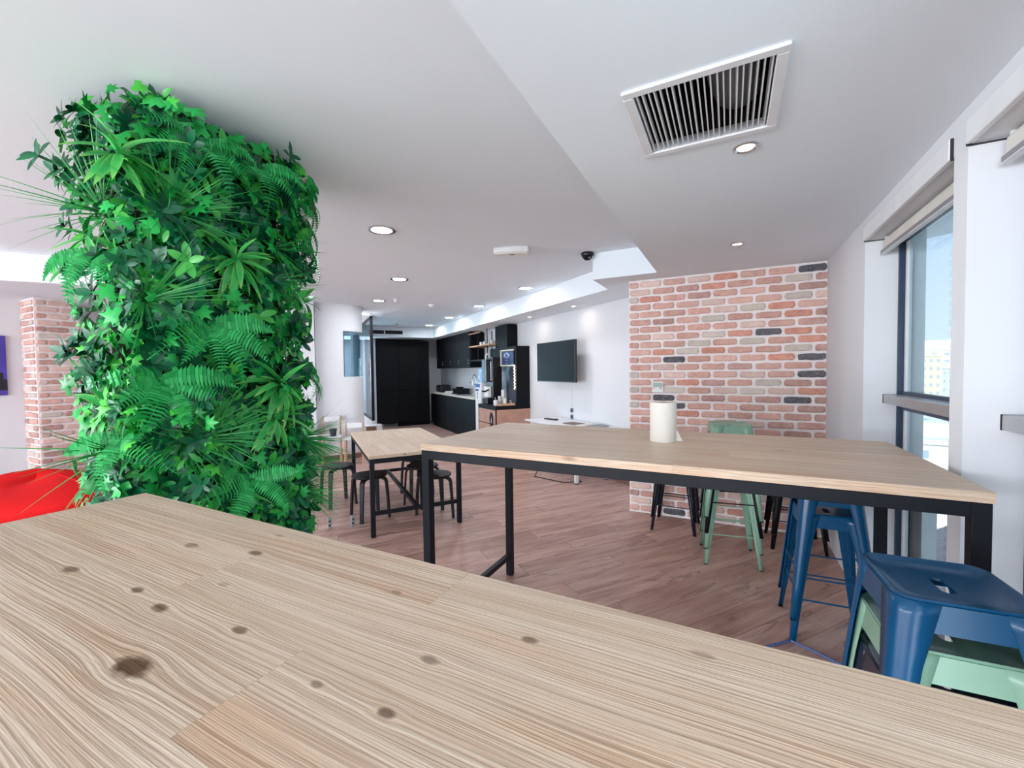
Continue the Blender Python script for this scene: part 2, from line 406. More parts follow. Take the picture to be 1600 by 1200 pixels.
# ---------------------------------------------------------------- window wall (right)
wr = MB()
wr.box(WX, 3.36, 0, 0.934, 4.9, ZL)                # solid wall next to the brick
wr.box(WX, -7.0, 2.277, 0.94, 3.36, ZL)           # band over the windows
wr.box(WX, 2.085, 0, 0.93, 2.19, 2.277)
wr.box(WX, 0.80, 0, 0.93, 0.91, 2.277)
wr.box(WX, -7.0, 0, 0.94, -0.37, 2.277)
wr.box(WX+0.15, -0.4, -0.06, 0.94, 3.4, 0.0)
struct(wr.build('wall_right', M['wall']))
bl_labels = ['white roller blind rolled up above the far window beside the brick wall',
             'white roller blind rolled up above the nearer window at the right edge',
             'white roller blind rolled up above the window beside the camera']
for k, (y0, y1) in enumerate([(2.19, 3.36), (0.91, 2.085), (-0.37, 0.80)]):
    w = struct_empty('window_%d' % (k+1), (0.92, (y0+y1)/2, 0)); h = (y1-y0)/2
    f = MB()
    for s in (-1, 1):
        a, b = sorted((s*h, s*(h-0.022))); f.box(-0.015, a, 0, 0.015, b, 2.277)
    f.box(-0.015, -h, 0, 0.015, h, 0.04); f.box(-0.015, -h, 2.235, 0.015, h, 2.277)
    f.build('frame', M['navyframe'], w)
    f = MB()
    for s in (-1, 1):
        for q in (0.024, 0.040):
            a, b = sorted((s*(h-q), s*(h-q-0.010))); f.box(0.012, a, 0.03, 0.035, b, 2.24)
    f.build('glazing_bead', M['whiteframe'], w)
    MB().box(0.018, -h+0.02, 0.03, 0.024, h-0.02, 2.24).build('glass', M['glass'], w)
    MB().box(-0.078, -h+0.004, 1.272, 0.0, h-0.004, 1.325).build('transom_rail', M['alu'], w, bevel=0.003)
    MB().box(-0.080, -h+0.0005, 1.271, -0.01, -h+0.004, 1.326).box(-0.080, h-0.004, 1.271, -0.01, h-0.0005, 1.326).build('rail_gasket', M['gap'], w)
    MB().box(0.0, -h+0.02, 1.235, 0.03, h-0.02, 1.272).box(0.0, -h+0.02, 1.325, 0.03, h-0.02, 1.345).build('transom_frame', M['navyframe'], w)
    # pelmet board with the dark shadow gap at both ends
    MB().box(-0.187, -h+0.012, 2.272, -0.165, h-0.012, 2.352).build('pelmet_board', M['whiteframe'], w, bevel=0.003)
    MB().box(-0.183, -h+0.004, 2.268, -0.17, -h+0.012, 2.35).box(-0.183, h-0.012, 2.268, -0.17, h-0.004, 2.35) \
        .box(-0.175, h-0.004, 2.268, -0.08, h+0.001, 2.274).box(-0.175, -h-0.001, 2.268, -0.08, -h+0.004, 2.274).build('shadow_gap', M['gap'], w)
    t = thing('roller_blind', bl_labels[k], 'blind', (0.842, (y0+y1)/2, 2.277), 0, 'roller blinds over the windows')
    MB().tube([(0,-h+0.05,-0.034),(0,h-0.05,-0.034)], 0.024, 14).build('tube', M['blind'], t, smooth=True)
    MB().box(-0.024, -h+0.05, -0.085, -0.021, h-0.05, -0.034).build('fabric', M['blind'], t)
    MB().box(-0.034, -h+0.045, -0.103, -0.012, h-0.045, -0.078).build('bottom_bar', M['blindbar'], t, bevel=0.004)
    MB().box(-0.036, -h+0.042, -0.106, -0.010, h-0.042, -0.103).build('bar_edge', M['whiteframe'], t)
    for s in (-1, 1):
        MB().box(-0.012, s*(h-0.046)-0.004, -0.06, 0.012, s*(h-0.046)+0.004, 0.0).build('bracket', M['whiteplastic'], t)

# ---------------------------------------------------------------- other walls
struct(MB().box(-8.2, -7.15, 0, -6.9, -7.0, 3).box(0.2, -7.15, 0, 1.1, -7.0, 3).box(-6.9,-7.15,2.35,0.2,-7.0,3).box(-6.9,-7.15,0,0.2,-7.0,0.2).build('wall_back', M['wall']))
struct(MB().box(-7.65, -7.1, 0, -7.5, 5.6, 3).build('wall_left', M['wall']))
# wall with the television, runs from behind the brick wall into the kitchen
struct(MB().prism([(3.72,2.76),(3.9,2.52),(3.9,12.6),(3.72,12.6)], 0, ZL+0.1).build('wall_television', M['wall'], rz=BD))
struct(MB().box(3.704, 3.2, 0, 3.72, 6.87, 0.075).build('baseboard_television', M['base'], rz=BD))
# curved white wall, with a glazed corner cut-out
def arc(cx, cy, rr, a0, a1, n): return [(cx+rr*cos(a0+(a1-a0)*i/n), cy+rr*sin(a0+(a1-a0)*i/n)) for i in range(n+1)]
outer = arc(0.62, 8.12, 0.32, -pi/2, 0, 10); inner = arc(0.62, 8.12, 0.22, 0, -pi/2, 10)
full = [(-2.6, 7.8)] + outer + [(0.94, 9.2), (0.84, 9.2)] + inner + [(-2.6, 7.9)]
left = [(-2.6, 7.8), (0.60, 7.8), (0.60, 7.9), (-2.6, 7.9)]; right = [(0.94, 8.75), (0.94, 9.2), (0.84, 9.2), (0.84, 8.75)]
struct(MB().prism(full, 0, 1.43).prism(left, 1.43, 2.22).prism(right, 1.43, 2.22).prism(full, 2.22, ZH).build('wall_curved', M['wall'], rz=BD, smooth=True))
bb = [(-2.6,7.785)] + arc(0.62, 8.12, 0.335, -pi/2, 0, 10) + [(0.955,9.2),(0.94,9.2)] + outer[::-1] + [(-2.6,7.8)]
struct(MB().prism(bb, 0, 0.09).build('baseboard_curved', M['base'], rz=BD))
g = [(0.60,7.84)] + arc(0.62, 8.12, 0.28, -pi/2, 0, 10) + [(0.90,8.75),(0.89,8.75)] + arc(0.62, 8.12, 0.27, 0, -pi/2, 10) + [(0.60,7.85)]
wc = struct_empty('window_4', B(0.8, 8.1, 1.43), BD)
MB().prism([(a-0.8, b-8.1) for a, b in g], 0, 0.79).build('curved_glass', M['glassblue'], wc, smooth=True)
MB().box(-0.205,-0.31,0,-0.195,-0.19,0.79).build('edge_profile', M['gap'], wc)
# white wall between the foliage and the curved wall, with a ragged dark seam
struct(MB().box(-3.4, 7.62, 0, 0.14, 7.79, ZH).build('wall_middle', M['wall'], rz=BD))
seam = MB(); rs = random.Random(11)
pts = [(0.149 + rs.uniform(-.006,.006), 7.787, 0.9 + 0.045*i) for i in range(39)]
seam.tube(pts, 0.0035, 5)
struct(seam.build('trim_1', M['gap'], rz=BD))
# meeting room behind the curved wall: far walls with a window to daylight
struct(MB().box(-3.0, 12.6, 0, -0.6, 12.75, 2.7).box(-0.6,12.6,0,0.75,12.75,0.95).box(-0.6,12.6,1.9,0.75,12.75,2.7).box(0.75,12.6,0,4.0,12.75,2.7)
       .box(-3.1,7.6,0,-3.0,12.75,2.7).build('wall_far', M['wall'], rz=BD))
# pier with the intercom, beside the black cupboards
struct(MB().box(1.42, 11.82, 0, 1.70, 12.6, ZL).build('wall_pier', M['wall'], rz=BD))
ic = thing('intercom', 'small grey intercom panel on the pale pier left of the black cupboards', 'intercom', B(1.55, 11.82, 1.5), BD)
MB().box(-0.07,-0.025,-0.12,0.07,0,0.28).build('panel', M['grey'], ic, bevel=0.008)
MB().box(-0.045,-0.028,0.12,0.045,-0.024,0.22).build('screen', M['screen'], ic)
for k in range(2): MB().lathe([(0.018,0),(0.018,0.006)], 12, (0,0,0)).build('button', M['white'] if k else M['plastic_black'], ic, (0.0,-0.026,0.05-0.09*k)).rotation_euler = (pi/2,0,0)
sw = thing('light_switch', 'black switch plate under the intercom on the pale pier', 'switch', B(1.55, 11.82, 1.2), BD)
MB().box(-0.03,-0.012,-0.05,0.03,0,0.05).build('plate', M['plastic_black'], sw, bevel=0.004)
MB().box(-0.018,-0.016,-0.03,0.018,-0.012,0.03).build('rocker', M['grey'], sw, bevel=0.003)
# glass partition with steel post
gp = thing('glass_partition', 'blue tinted glass partition with a dark steel post beside the curved wall', 'partition', B(1.25, 9.2, 0), BD)
MB().box(-0.03,0,0.5,0.03,0.05,ZH).build('post', M['black'], gp)
MB().box(-0.02,0.05,ZH-0.06,0.02,2.6,ZH).build('head_rail', M['black'], gp)
MB().box(-0.02,0.05,0.48,0.02,2.6,0.53).build('bottom_rail', M['black'], gp)
MB().box(-0.035,0,0,0.035,2.6,0.48).build('plinth', M['wall'], gp)
for k in range(3):
    MB().box(-0.006,0.06+k*0.85,0.53,0.006,0.06+k*0.85+0.84,ZH-0.06).build('pane', M['glassblue'], gp)
# fascia vents above the black cupboards
gv = thing('slot_vent', 'twin dark slot air grille in the white fascia above the black cupboards', 'vent', B(1.86, 11.195, 2.53), BD)
for k, (a, b) in enumerate([(-0.42, -0.03), (0.0, 0.44)]):
    fr = MB().box(a,-0.006,-0.045,b,0.004,0.045).build('slot', M['ductdark'], gv)
    fn = MB()
    for q in range(4): fn.box(a+0.005,-0.011,-0.034+q*0.02,b-0.005,-0.004,-0.029+q*0.02)
    fn.build('fin', M['gap'], fr)

# ---------------------------------------------------------------- bricks
BR = [((212,170,157),(194,148,137)), ((218,179,166),(202,159,148)), ((214,156,137),(194,134,119)), ((210,197,187),(196,182,172)), ((194,157,148),(174,134,127)), ((104,102,108),(82,82,90)), ((222,197,187),(210,175,166))]
for i, (a, b) in enumerate(BR): M['brick%d' % i] = brick_mat('brick_tone_%d' % i, a, b)
rb = random.Random(21)
def brick_mesh(L, h, seed):
    """slip with a worn, uneven rounded outline; local x along the wall, -y out of the wall"""
    q = random.Random(seed); pts = []
    rr = h*0.33
    def j(s): return q.uniform(-s, s)
    nx = 4
    for i in range(nx+1): pts.append((rr+(L-2*rr)*i/nx + j(0.004), 0 + j(0.0035)))
    pts.append((L-rr*0.25+j(.002), rr*0.3)); pts.append((L+j(.002), h*0.5+j(.004))); pts.append((L-rr*0.25+j(.002), h-rr*0.3))
    for i in range(nx+1): pts.append((L-rr-(L-2*rr)*i/nx + j(0.004), h + j(0.0035)))
    pts.append((rr*0.25+j(.002), h-rr*0.3)); pts.append((j(.002), h*0.5+j(.004))); pts.append((rr*0.25+j(.002), rr*0.3))
    n = len(pts); cx, cz = L/2, h/2
    v = [(x, 0.0, z) for x, z in pts] + [(x, -0.013, z) for x, z in pts]
    v += [(cx+(x-cx)*(1-0.012/L*1.6), -0.0185, cz+(z-cz)*(1-0.012/h*1.4)) for x, z in pts]
    f = [tuple(range(2*n, 3*n))]
    for i in range(n):
        k = (i+1) % n
        f += [(i, k, n+k, n+i), (n+i, n+k, 2*n+k, 2*n+i)]
    return MB().add(v, f).mesh('brick', M['brick0'])
def lay_bricks(parent, length, rows, pitch, row_h, bl, variants, pick, z0=0.0, skip=None, ends=True):
    n = 0
    for rw in range(rows):
        z = z0 + rw*row_h + 0.011; x = 0.0 if rw % 2 else -pitch*0.5
        x += 0.0 if not ends else (0.012 if rw % 2 else 0.0)
        while x < length - 0.03:
            a = max(x, 0.004); b = min(x + bl, length-0.004)
            if b - a > 0.035:
                me = variants(b - a)
                if not (skip and skip(a, b, z)):
                    o = put(me, 'brick', parent, (a, 0, z + rb.uniform(-.002,.002)))
                    k = pick((a+b)/2, z + row_h*0.4)
                    o.material_slots[0].link = 'OBJECT'; o.material_slots[0].material = M['brick%d' % k]; n += 1
            x += pitch
    return n
cache = {}
def variant(L):
    key = (round(L/0.012), rb.randrange(5))
    if key not in cache: cache[key] = brick_mesh(key[0]*0.012, 0.056, hash(key) & 0xffff)
    return cache[key]
# right-hand brick wall
wb = struct(MB().prism([(-0.936, 4.497), (0.82, 4.497), (0.82, 4.6), (-0.85, 4.6), (-0.85, 5.3), (-0.936, 5.3)], 0, ZL).build('wall_brick', M['mortar']))
DARK = [(0.745,2.378),(0.208,1.837),(0.539,1.615),(-0.477,1.556),(0.753,1.46),(0.461,1.239),(-0.62,1.175),(-0.38,1.168),(-0.545,0.514),(-0.6,0.04)]
PALE = [(0.104,2.063),(-0.034,2.001),(-0.028,1.844),(0.089,1.766),(-0.365,1.768),(0.443,1.687),(0.226,1.389),(0.123,1.323),(-0.85,2.222),(-0.502,1.313),(-0.85,1.318),(-0.85,1.165),(0.618,2.3),(-0.4,1.70),(-0.2,1.86)]
DONE = {}
def near_one(L, x, z):
    """the single brick whose centre is closest to a listed spot"""
    for q in L:
        if abs(x - q[0]) < 0.115 and abs(z - q[1]) < 0.0385 and q not in DONE:
            DONE[q] = 1; return True
    return False
def pick_right(x, z):
    x -= 0.936
    if near_one(DARK, x, z): return 5
    if near_one(PALE, x, z): return 3
    if x > 0.55 and rb.random() < 0.5: return 4
    return rb.choices([0, 1, 2, 4, 6, 3], [34, 30, 12, 8, 14, 3])[0]
grp = struct_empty('wall_brick_facing', (-0.936, 4.497, 0)); 
grp['kind'] = 'structure'
lay_bricks(wb, 1.756, 31, 0.2265, 0.0770, 0.208, variant, pick_right, z0=0.012)
for o in list(wb.children): o.location = (o.location.x - 0.936, 4.497, o.location.z)
bpy.data.objects.remove(grp)
# left-hand brick column in front of the left wall
cl = struct(MB().box(-7.5, 1.812, 0, -7.1, 2.19, ZL).build('wall_brick_column', M['mortar']))
def pick_left(x, z):
    return rb.choices([0, 1, 4, 6, 3, 5], [26, 24, 10, 34, 6, 4])[0]
front = []
n0 = set(cl.children)
lay_bricks(cl, 0.378, 31, 0.2, 0.0770, 0.184, variant, pick_left, z0=0.012)
for o in [c for c in cl.children if c not in n0]:
    x, y, z = o.location; o.location = (-7.1, 1.812 + x, z); o.rotation_euler = (0, 0, pi/2)
n0 = set(cl.children)
def pick_side(x, z): return rb.choices([0, 4, 1, 3, 6], [24, 26, 14, 12, 24])[0]
lay_bricks(cl, 0.4, 31, 0.27, 0.0770, 0.25, variant, pick_side, z0=0.012)
for o in [c for c in cl.children if c not in n0]:
    x, y, z = o.location; o.location = (-7.5 + x, 1.812, z)
# picture on the left wall
pc = thing('poster_canvas', 'blue and violet canvas print with a dark skyline, left wall', 'picture', (-7.499, 1.22, 1.29), 0)
MB().box(0,-0.45,0,0.03,0.45,0.69).build('canvas', plain('violet_print', (70, 58, 158), 0.6, var=0.25, nscale=3), pc)
sk = MB(); q = random.Random(5); yy = -0.45
while yy < 0.44:
    wdt = q.uniform(.03,.09); sk.box(0.03, yy, 0.06, 0.0315, min(.45, yy+wdt), 0.14+q.uniform(.02,.14)); yy += wdt
sk.build('printed_skyline', plain('skyline_ink', (24, 26, 36), 0.6), pc)
# ================================================================ TABLES
def table(name, label, x0, y0, x1, y1, top, wood, boards, loc, rz, leg=0.045, low='left', thick=0.034, along='x'):
    """plank top on a black steel frame; local coordinates from the table's middle on the floor"""
    t = thing(name, label, 'table', loc, rz)
    n = boards; rr = random.Random(name + label)
    # top: glued boards, staggered joints
    tw = (y1-y0) if along == 'x' else (x1-x0); tl = (x1-x0) if along == 'x' else (y1-y0)
    edges = [0.0]
    for i in range(n): edges.append(edges[-1] + rr.uniform(0.8, 1.2))
    edges = [e/edges[-1]*tw for e in edges]
    for i in range(n):
        cuts = [0.0, tl*rr.uniform(0.25, 0.75), tl]
        for k in range(2):
            a0, a1, b0, b1 = cuts[k], cuts[k+1], edges[i], edges[i+1]; e = 0.0001
            m = MB()
            if along == 'x': m.box(x0+a0+e, y0+b0+e, top-thick, x0+a1-e, y0+b1-e, top)
            else: m.box(x0+b0+e, y0+a0+e, top-thick, x0+b1-e, y0+a1-e, top)
            m.build('board', wood, t, bevel=0.0005)
    # frame
    zt = top - thick - 0.001; i_ = 0.004
    for sx in (0, 1):
        for sy in (0, 1):
            a = x0+i_ if sx == 0 else x1-i_-leg; b = y0+i_ if sy == 0 else y1-i_-leg
            lg = MB().box(a, b, 0.004, a+leg, b+leg, zt).build('leg', M['black'], t, bevel=0.002)
            MB().box(a+.004, b+.004, 0.0, a+leg-.004, b+leg-.004, 0.004).build('foot_pad', M['plastic_black'], lg)
    rl = leg*1.05
    for s in (0, 1):
        b = y0+i_ if s == 0 else y1-i_-leg
        MB().box(x0+i_+leg, b, zt-rl, x1-i_-leg, b+leg, zt).build('rail', M['black'], t, bevel=0.002)
        a = x0+i_ if s == 0 else x1-i_-leg
        MB().box(a, y0+i_+leg, zt-rl, a+leg, y1-i_-leg, zt).build('rail', M['black'], t, bevel=0.002)
    if low == 'sides':
        for s in (0, 1):
            a = x0+i_+0.005 if s == 0 else x1-i_-leg+0.005
            MB().box(a, y0+i_+leg, 0.13, a+leg-0.01, y1-i_-leg, 0.165).build('stretcher', M['black'], t, bevel=0.002)
    if low == 'h':
        for s in (0, 1):
            b = y0+i_+0.005 if s == 0 else y1-i_-leg+0.005
            MB().box(x0+i_+leg, b, 0.20, x1-i_-leg, b+leg-0.012, 0.235).build('stretcher', M['black'], t, bevel=0.002)
        c = (x0+x1)/2
        MB().box(c-0.018, y0+i_+leg, 0.20, c+0.018, y1-i_-leg, 0.235).build('stretcher', M['black'], t, bevel=0.002)
    return t
table('bar_table', 'high pine bar table in the foreground with the big dark knot', -1.08, -0.5, 1.08, 0.5, 1.12, M['wood_near'], 7, (-0.60, 0.158, 0), 0, low='sides')
table('bar_table', 'high pine bar table by the windows with the paper roll on it', -1.08, -0.49, 1.08, 0.49, 1.12, M['wood'], 7, (-0.378, 2.243, 0), 0, low='sides')
table('low_table', 'low pine table on black steel legs with round black stools under it', -0.435, -0.86, 0.435, 0.86, 0.75, M['wood_y'], 6, B(0.925, 4.80, 0), BD, leg=0.042, low='h', thick=0.03, along='y')

# paper roll
pr_ = thing('paper_roll', 'thick roll of white paper towel standing on the bar table', 'paper roll', (-0.311, 2.335, 1.12))
MB().lathe([(0.0655,0.0),(0.067,0.004),(0.067,0.201),(0.0655,0.204),(0.028,0.204),(0.026,0.200),(0.026,0.0)], 40).build('roll', M['paper'], pr_, smooth=True)
MB().lathe([(0.0255,0.001),(0.0255,0.2035),(0.0225,0.2035),(0.0225,0.001)], 24, cap=False).build('core', M['beech'], pr_, smooth=True)
fl = MB(); n = 6
for i in range(n+1):
    a = radians(-8) ; q = i/n
    fl.v += [(0.067*cos(a)+q*0.032, 0.067*sin(a)+0.012*q*q, 0.004), (0.067*cos(a)+q*0.030, 0.067*sin(a)+0.012*q*q, 0.062*(1-q)+0.006)]
for i in range(n): fl.f.append([2*i, 2*i+2, 2*i+3, 2*i+1]); fl.m.append(0)
fl.build('loose_end', M['paper'], pr_)

# ================================================================ METAL STOOLS
SZ, SH, PITCH = 0.70, 0.140, 0.122        # seat height, half seat width, stacking pitch
FH = 0.198                                # half span of the feet
def rsq(h, r, n=5):
    out = []
    for cx, cy, a0 in ((h-r, h-r, 0), (-h+r, h-r, pi/2), (-h+r, -h+r, pi), (h-r, -h+r, 3*pi/2)):
        for i in range(n): a = a0 + pi/2*i/(n-1); out.append((cx + r*cos(a), cy + r*sin(a)))
    return out
def slot(L, w, N):
    out = []
    for i in range(N):
        a = 2*pi*i/N; c, s_ = cos(a), sin(a)
        out.append((w*0.5*c, (L*0.5-w*0.5)*(1 if s_ >= 0 else -1) + w*0.5*s_) if abs(s_) > 1e-6 else (w*0.5*c, 0.0))
    return out
def make_stool(mat, label, loc, rz):
    t = thing('metal_stool', label, 'stool', loc, rz, None)
    # seat pan: raised rolled rim, dished field, hand slot
    N = 20; rings = [(rsq(SH-0.004, .040), SZ-0.010), (rsq(SH, .042), SZ-0.004), (rsq(SH-0.003, .041), SZ), (rsq(SH-0.009, .038), SZ-0.001), (rsq(SH-0.018, .034), SZ-0.010), (rsq(SH-0.06, .03), SZ-0.014), (slot(0.088, 0.031, N), SZ-0.015), (slot(0.084, 0.027, N), SZ-0.021)]
    # start the slot ring at the same angle as the square rings
    v = []; f = []
    for pts, z in rings:
        if len(pts) == N and z <= SZ-0.011:
            pts = sorted(pts, key=lambda p: atan2(p[1], p[0]) % (2*pi))
        else:
            pts = sorted(pts, key=lambda p: atan2(p[1], p[0]) % (2*pi))
        v += [(x, y, z) for x, y in pts]
    for k in range(len(rings)-1):
        for i in range(N):
            j = (i+1) % N; f.append((k*N+i, k*N+j, (k+1)*N+j, (k+1)*N+i))
    MB().add(v, f).build('seat', mat, t, smooth=True)
    def half(z): return SH + (FH-SH)*(SZ-z)/SZ
    # apron between the legs
    for k in range(4):
        m = MB(); vs = []; fs = []
        for i in range(2):
            for z in (SZ-0.008, SZ-0.040, SZ-0.074):
                h = half(z); w = h-0.035; vs.append((-w if i == 0 else w, -h+0.001, z))
        fs = [(0,3,4,1),(1,4,5,2)]
        o = m.add(vs, fs).build('apron', mat, t); o.rotation_euler = (0,0,k*pi/2); sol(o, 0.002)
    # legs: folded sheet, rounded outer corner, flanges narrowing downwards
    lm = None
    for k in range(4):
        if lm is None:
            vs = []; fs = []; zs = [SZ-0.006, SZ-0.04, SZ-0.08, SZ-0.16, SZ*0.5, SZ*0.25, 0.0]; K = 9
            for z in zs:
                q = (SZ-z)/SZ; h = half(z); rr = 0.040*(1-q)+0.014*q; fl_ = 0.030*(1-min(1,q*3))+0.017 if q < 0.34 else 0.017*(1-(q-0.34))+0.006
                pts = [(h-rr-fl_, h), (h-rr, h)] + [(h-rr+rr*sin(a), h-rr+rr*cos(a)) for a in [pi/2*i/6 for i in range(1,6)]] + [(h, h-rr), (h, h-rr-fl_)]
                vs += [(x, y, z) for x, y in pts]
            for a in range(len(zs)-1):
                for i in range(K-1): fs.append((a*K+i, a*K+i+1, (a+1)*K+i+1, (a+1)*K+i))
            lm = MB().add(vs, fs).mesh('leg', mat, smooth=True)
        o = put(lm, 'leg', t, rz=k*pi/2); sol(o, 0.0022)
    for k in range(4):
        z = 0.232 if k % 2 == 0 else 0.272; h = half(z)
        o = MB().tube([(-h+0.012, -h+0.008, z), (h-0.012, -h+0.008, z)], 0.0045, 8).build('rung', mat, t, smooth=True, rz=k*pi/2)
    for sx in (-1,1):
        for sy in (-1,1):
            MB().box(sx*(FH-0.011)-0.012, sy*(FH-0.011)-0.012, -0.001, sx*(FH-0.011)+0.012, sy*(FH-0.011)+0.012, 0.006).build('foot_cap', M['plastic_black'], t)
    return t
def sol(o, th):
    m = o.modifiers.new('sheet', 'SOLIDIFY'); m.thickness = th; m.offset = -1
ST = {}
def stool(mat, label, loc, rz, group):
    key = mat
    if key not in ST:
        t = make_stool(M[mat], label, loc, rz); ST[key] = t
    else:
        t = dup(ST[key], loc, rz, label)
    t['group'] = group
    return t
def stack(x, y, rz, items, group):
    for k, (mat, label) in enumerate(items):
        stool(mat, label, (x, y, k*PITCH + 0.001), rz + random.Random(label).uniform(-.012,.012), group)
G = 'stackable metal bar stools'
stack(0.490, 1.462, radians(3), [('navy','dark blue metal stool at the bottom of the nearest stack'), ('mint','mint green metal stool between two blue ones in the nearest stack'), ('blue','glossy blue metal stool on top of the nearest stack')], G)
stack(0.484, 2.905, radians(3.7), [('blue','lower blue metal stool of the pair under the bar table'), ('blue','upper blue metal stool of the pair under the bar table')], G)
stack(0.000, 3.715, radians(8.8), [('mint','mint green metal stool at the bottom of the tallest stack'), ('mint','second mint green metal stool from the floor in the tallest stack'), ('blackpaint','black metal stool third from the floor in the tallest stack'), ('mint','mint green metal stool on top of the tallest stack, seat above the table')], G)
stack(-0.452, 4.236, radians(-1), [('navy','lower dark navy metal stool against the left of the brick wall'), ('blackpaint','upper black metal stool against the left of the brick wall')], G)
stack(0.492, 4.232, radians(4), [('blackpaint','lower black metal stool in the corner by the window wall'), ('blackpaint','upper black metal stool in the corner by the window wall')], G)

# ================================================================ ROUND BLACK STOOLS
def make_round(label, loc, rz):
    t = thing('round_stool', label, 'stool', loc, rz, 'round black bentwood stools')
    MB().lathe([(0.0,0.425),(0.165,0.425),(0.175,0.430),(0.178,0.440),(0.174,0.448),(0.160,0.450),(0.0,0.447)], 32, cap=False).build('seat', M['blackpaint'], t, smooth=True)
    lm = None
    for k in range(4):
        if lm is None:
            pts = [(0.04,0,0.414),(0.10,0,0.414),(0.135,0,0.412)] + [(0.135+0.045*sin(a), 0, 0.367+0.045*cos(a)) for a in (radians(30),radians(60),radians(85))] + [(0.190,0,0.25),(0.205,0,0.0)]
            lm = MB().strip(pts, (0,1,0), [.05,.05,.05,.05,.05,.048,.042,.034], 0.021).mesh('leg', M['blackpaint'], bevel=0.003)
        o = put(lm, 'leg', t, rz=pi/4+k*pi/2)
    return t
RS = [(0.30,5.18,0.3,'round black stool nearest the foliage column'), (0.566,4.56,0.25,'round black stool tucked under the near left corner of the low table'),
      (1.165,4.25,0.1,'round black stool under the near right end of the low table'), (1.16,4.72,0.5,'middle round black stool on the right side of the low table'),
      (1.20,5.16,0.2,'farthest round black stool on the right side of the low table')]
first = None
for x, y, a, lab in RS:
    if first is None: first = make_round(lab, B(x,y,0), BD+a)
    else: dup(first, B(x,y,0), BD+a, lab)
# ================================================================ KITCHEN WING
K = M['kitchen']
# tall black cupboards on the far wall
for k, (a, b) in enumerate([(1.72, 2.30), (2.30, 2.86), (2.86, 3.15)]):
    lab = ['tall black cupboard with an air grille in its plinth, beside the pale pier', 'tall black cupboard between two others on the far wall', 'narrow tall black cupboard in the corner of the kitchen'][k]
    t = thing('tall_cupboard', lab, 'cupboard', B((a+b)/2, 11.8, 0), BD, 'tall black cupboards on the far wall'); h = (b-a)/2
    MB().box(-h, 0.02, 0.09, h, 0.75, 2.36).build('carcass', K, t)
    MB().box(-h+.002, 0, 0.10, h-.002, 0.02, 0.985).build('door', K, t, bevel=0.002)
    MB().box(-h+.002, 0, 0.995, h-.002, 0.02, 2.355).build('door', K, t, bevel=0.002)
    p = MB().box(-h, 0.05, 0, h, 0.75, 0.09).build('plinth', K, t)
    if k == 0:
        m = MB().box(-0.16, 0.03, 0.012, -0.14, 0.05, 0.085).box(0.22, 0.03, 0.012, 0.23, 0.05, 0.085).box(-0.14, 0.03, 0.012, 0.22, 0.05, 0.02)
        m.build('grille_frame', M['alu'], t)
        m = MB()
        for q in range(17): m.box(-0.13+q*0.0205, 0.034, 0.02, -0.122+q*0.0205, 0.05, 0.085)
        m.build('grille_bars', M['grey'], t)['kind'] = 'stuff'
# base units along the television wall
for k in range(5):
    y = 8.32 + k*0.69; w = 0.69
    t = thing('base_cabinet', 'black handleless base cabinet, number %s from the water dispenser' % ['first','second','third','fourth','fifth'][k], 'cabinet', B(3.18, y+w/2, 0), BD, 'black base cabinets under the pale worktop')
    MB().box(0.02, -w/2, 0.09, 0.53, w/2, 0.895).build('carcass', K, t)
    MB().box(0, -w/2+.002, 0.10, 0.02, w/2-.002, 0.87).build('door', K, t, bevel=0.002)
    MB().box(0.05, -w/2, 0, 0.53, w/2, 0.09).build('plinth', K, t)
wt_ = tag(MB().box(3.15, 8.30, 0.897, 3.715, 11.78, 0.935).build('worktop', M['worktop'], rz=BD, bevel=0.003), 'pale worktop running over the black base cabinets', 'worktop')
bs = struct(MB().box(3.705, 8.3, 0.935, 3.72, 11.8, 1.6).build('trim_2', M['wall'], rz=BD))
for k in range(4):
    w = 0.675; y = 9.08 + k*w
    t = thing('wall_cabinet', 'black wall cabinet, %s from the open shelves' % ['first','second','third','fourth'][k], 'cabinet', B(3.37, y+w/2, 1.585), BD, 'black wall cabinets over the worktop')
    MB().box(0.02, -w/2, 0, 0.34, w/2, 0.82).build('carcass', K, t)
    d = MB().box(0, -w/2+.002, 0.0, 0.02, w/2-.002, 0.815).build('door', K, t, bevel=0.002)
    for q in (0.10, 0.17): MB().lathe([(0.010,0),(0.012,0.004),(0.008,0.012)], 10).build('knob', M['alu'], d, (0.0, -w/2+0.10, q)).rotation_euler = (0,-pi/2,0)
# sink tap
t = thing('kitchen_tap', 'chrome gooseneck kitchen tap over the sink in the pale worktop', 'tap', B(3.55, 9.15, 0.935), BD)
MB().lathe([(0.028,0),(0.028,0.02),(0.017,0.03),(0.017,0.12),(0.013,0.13)], 16).build('base', M['chrome'], t, smooth=True)
pts = [(0,0,0.12),(0,0,0.36)] + [(0, 0.12-0.12*cos(a), 0.36+0.12*sin(a)) for a in [pi*i/10 for i in range(1,11)]] + [(0,0.24,0.24)]
MB().tube(pts, 0.012, 10).build('spout', M['chrome'], t, smooth=True)
MB().tube([(0,0,0.26),(0,0.12,0.26),(0,0.238,0.26)], 0.006, 8).build('spout_arm', M['chrome'], t, smooth=True)
MB().tube([(0,0,0.08),(-0.02,-0.06,0.10),(-0.02,-0.10,0.12)], 0.008, 8).build('lever', M['chrome'], t, smooth=True)
t = thing('sink', 'steel sink let into the pale worktop under the tap', 'sink', B(3.42, 9.35, 0.936), BD)
MB().box(-0.2,-0.3,0,0.12,0.3,0.004).build('rim', M['chrome'], t)
MB().box(-0.17,-0.27,0.004,0.09,0.27,0.006).build('basin', M['grey'], t)
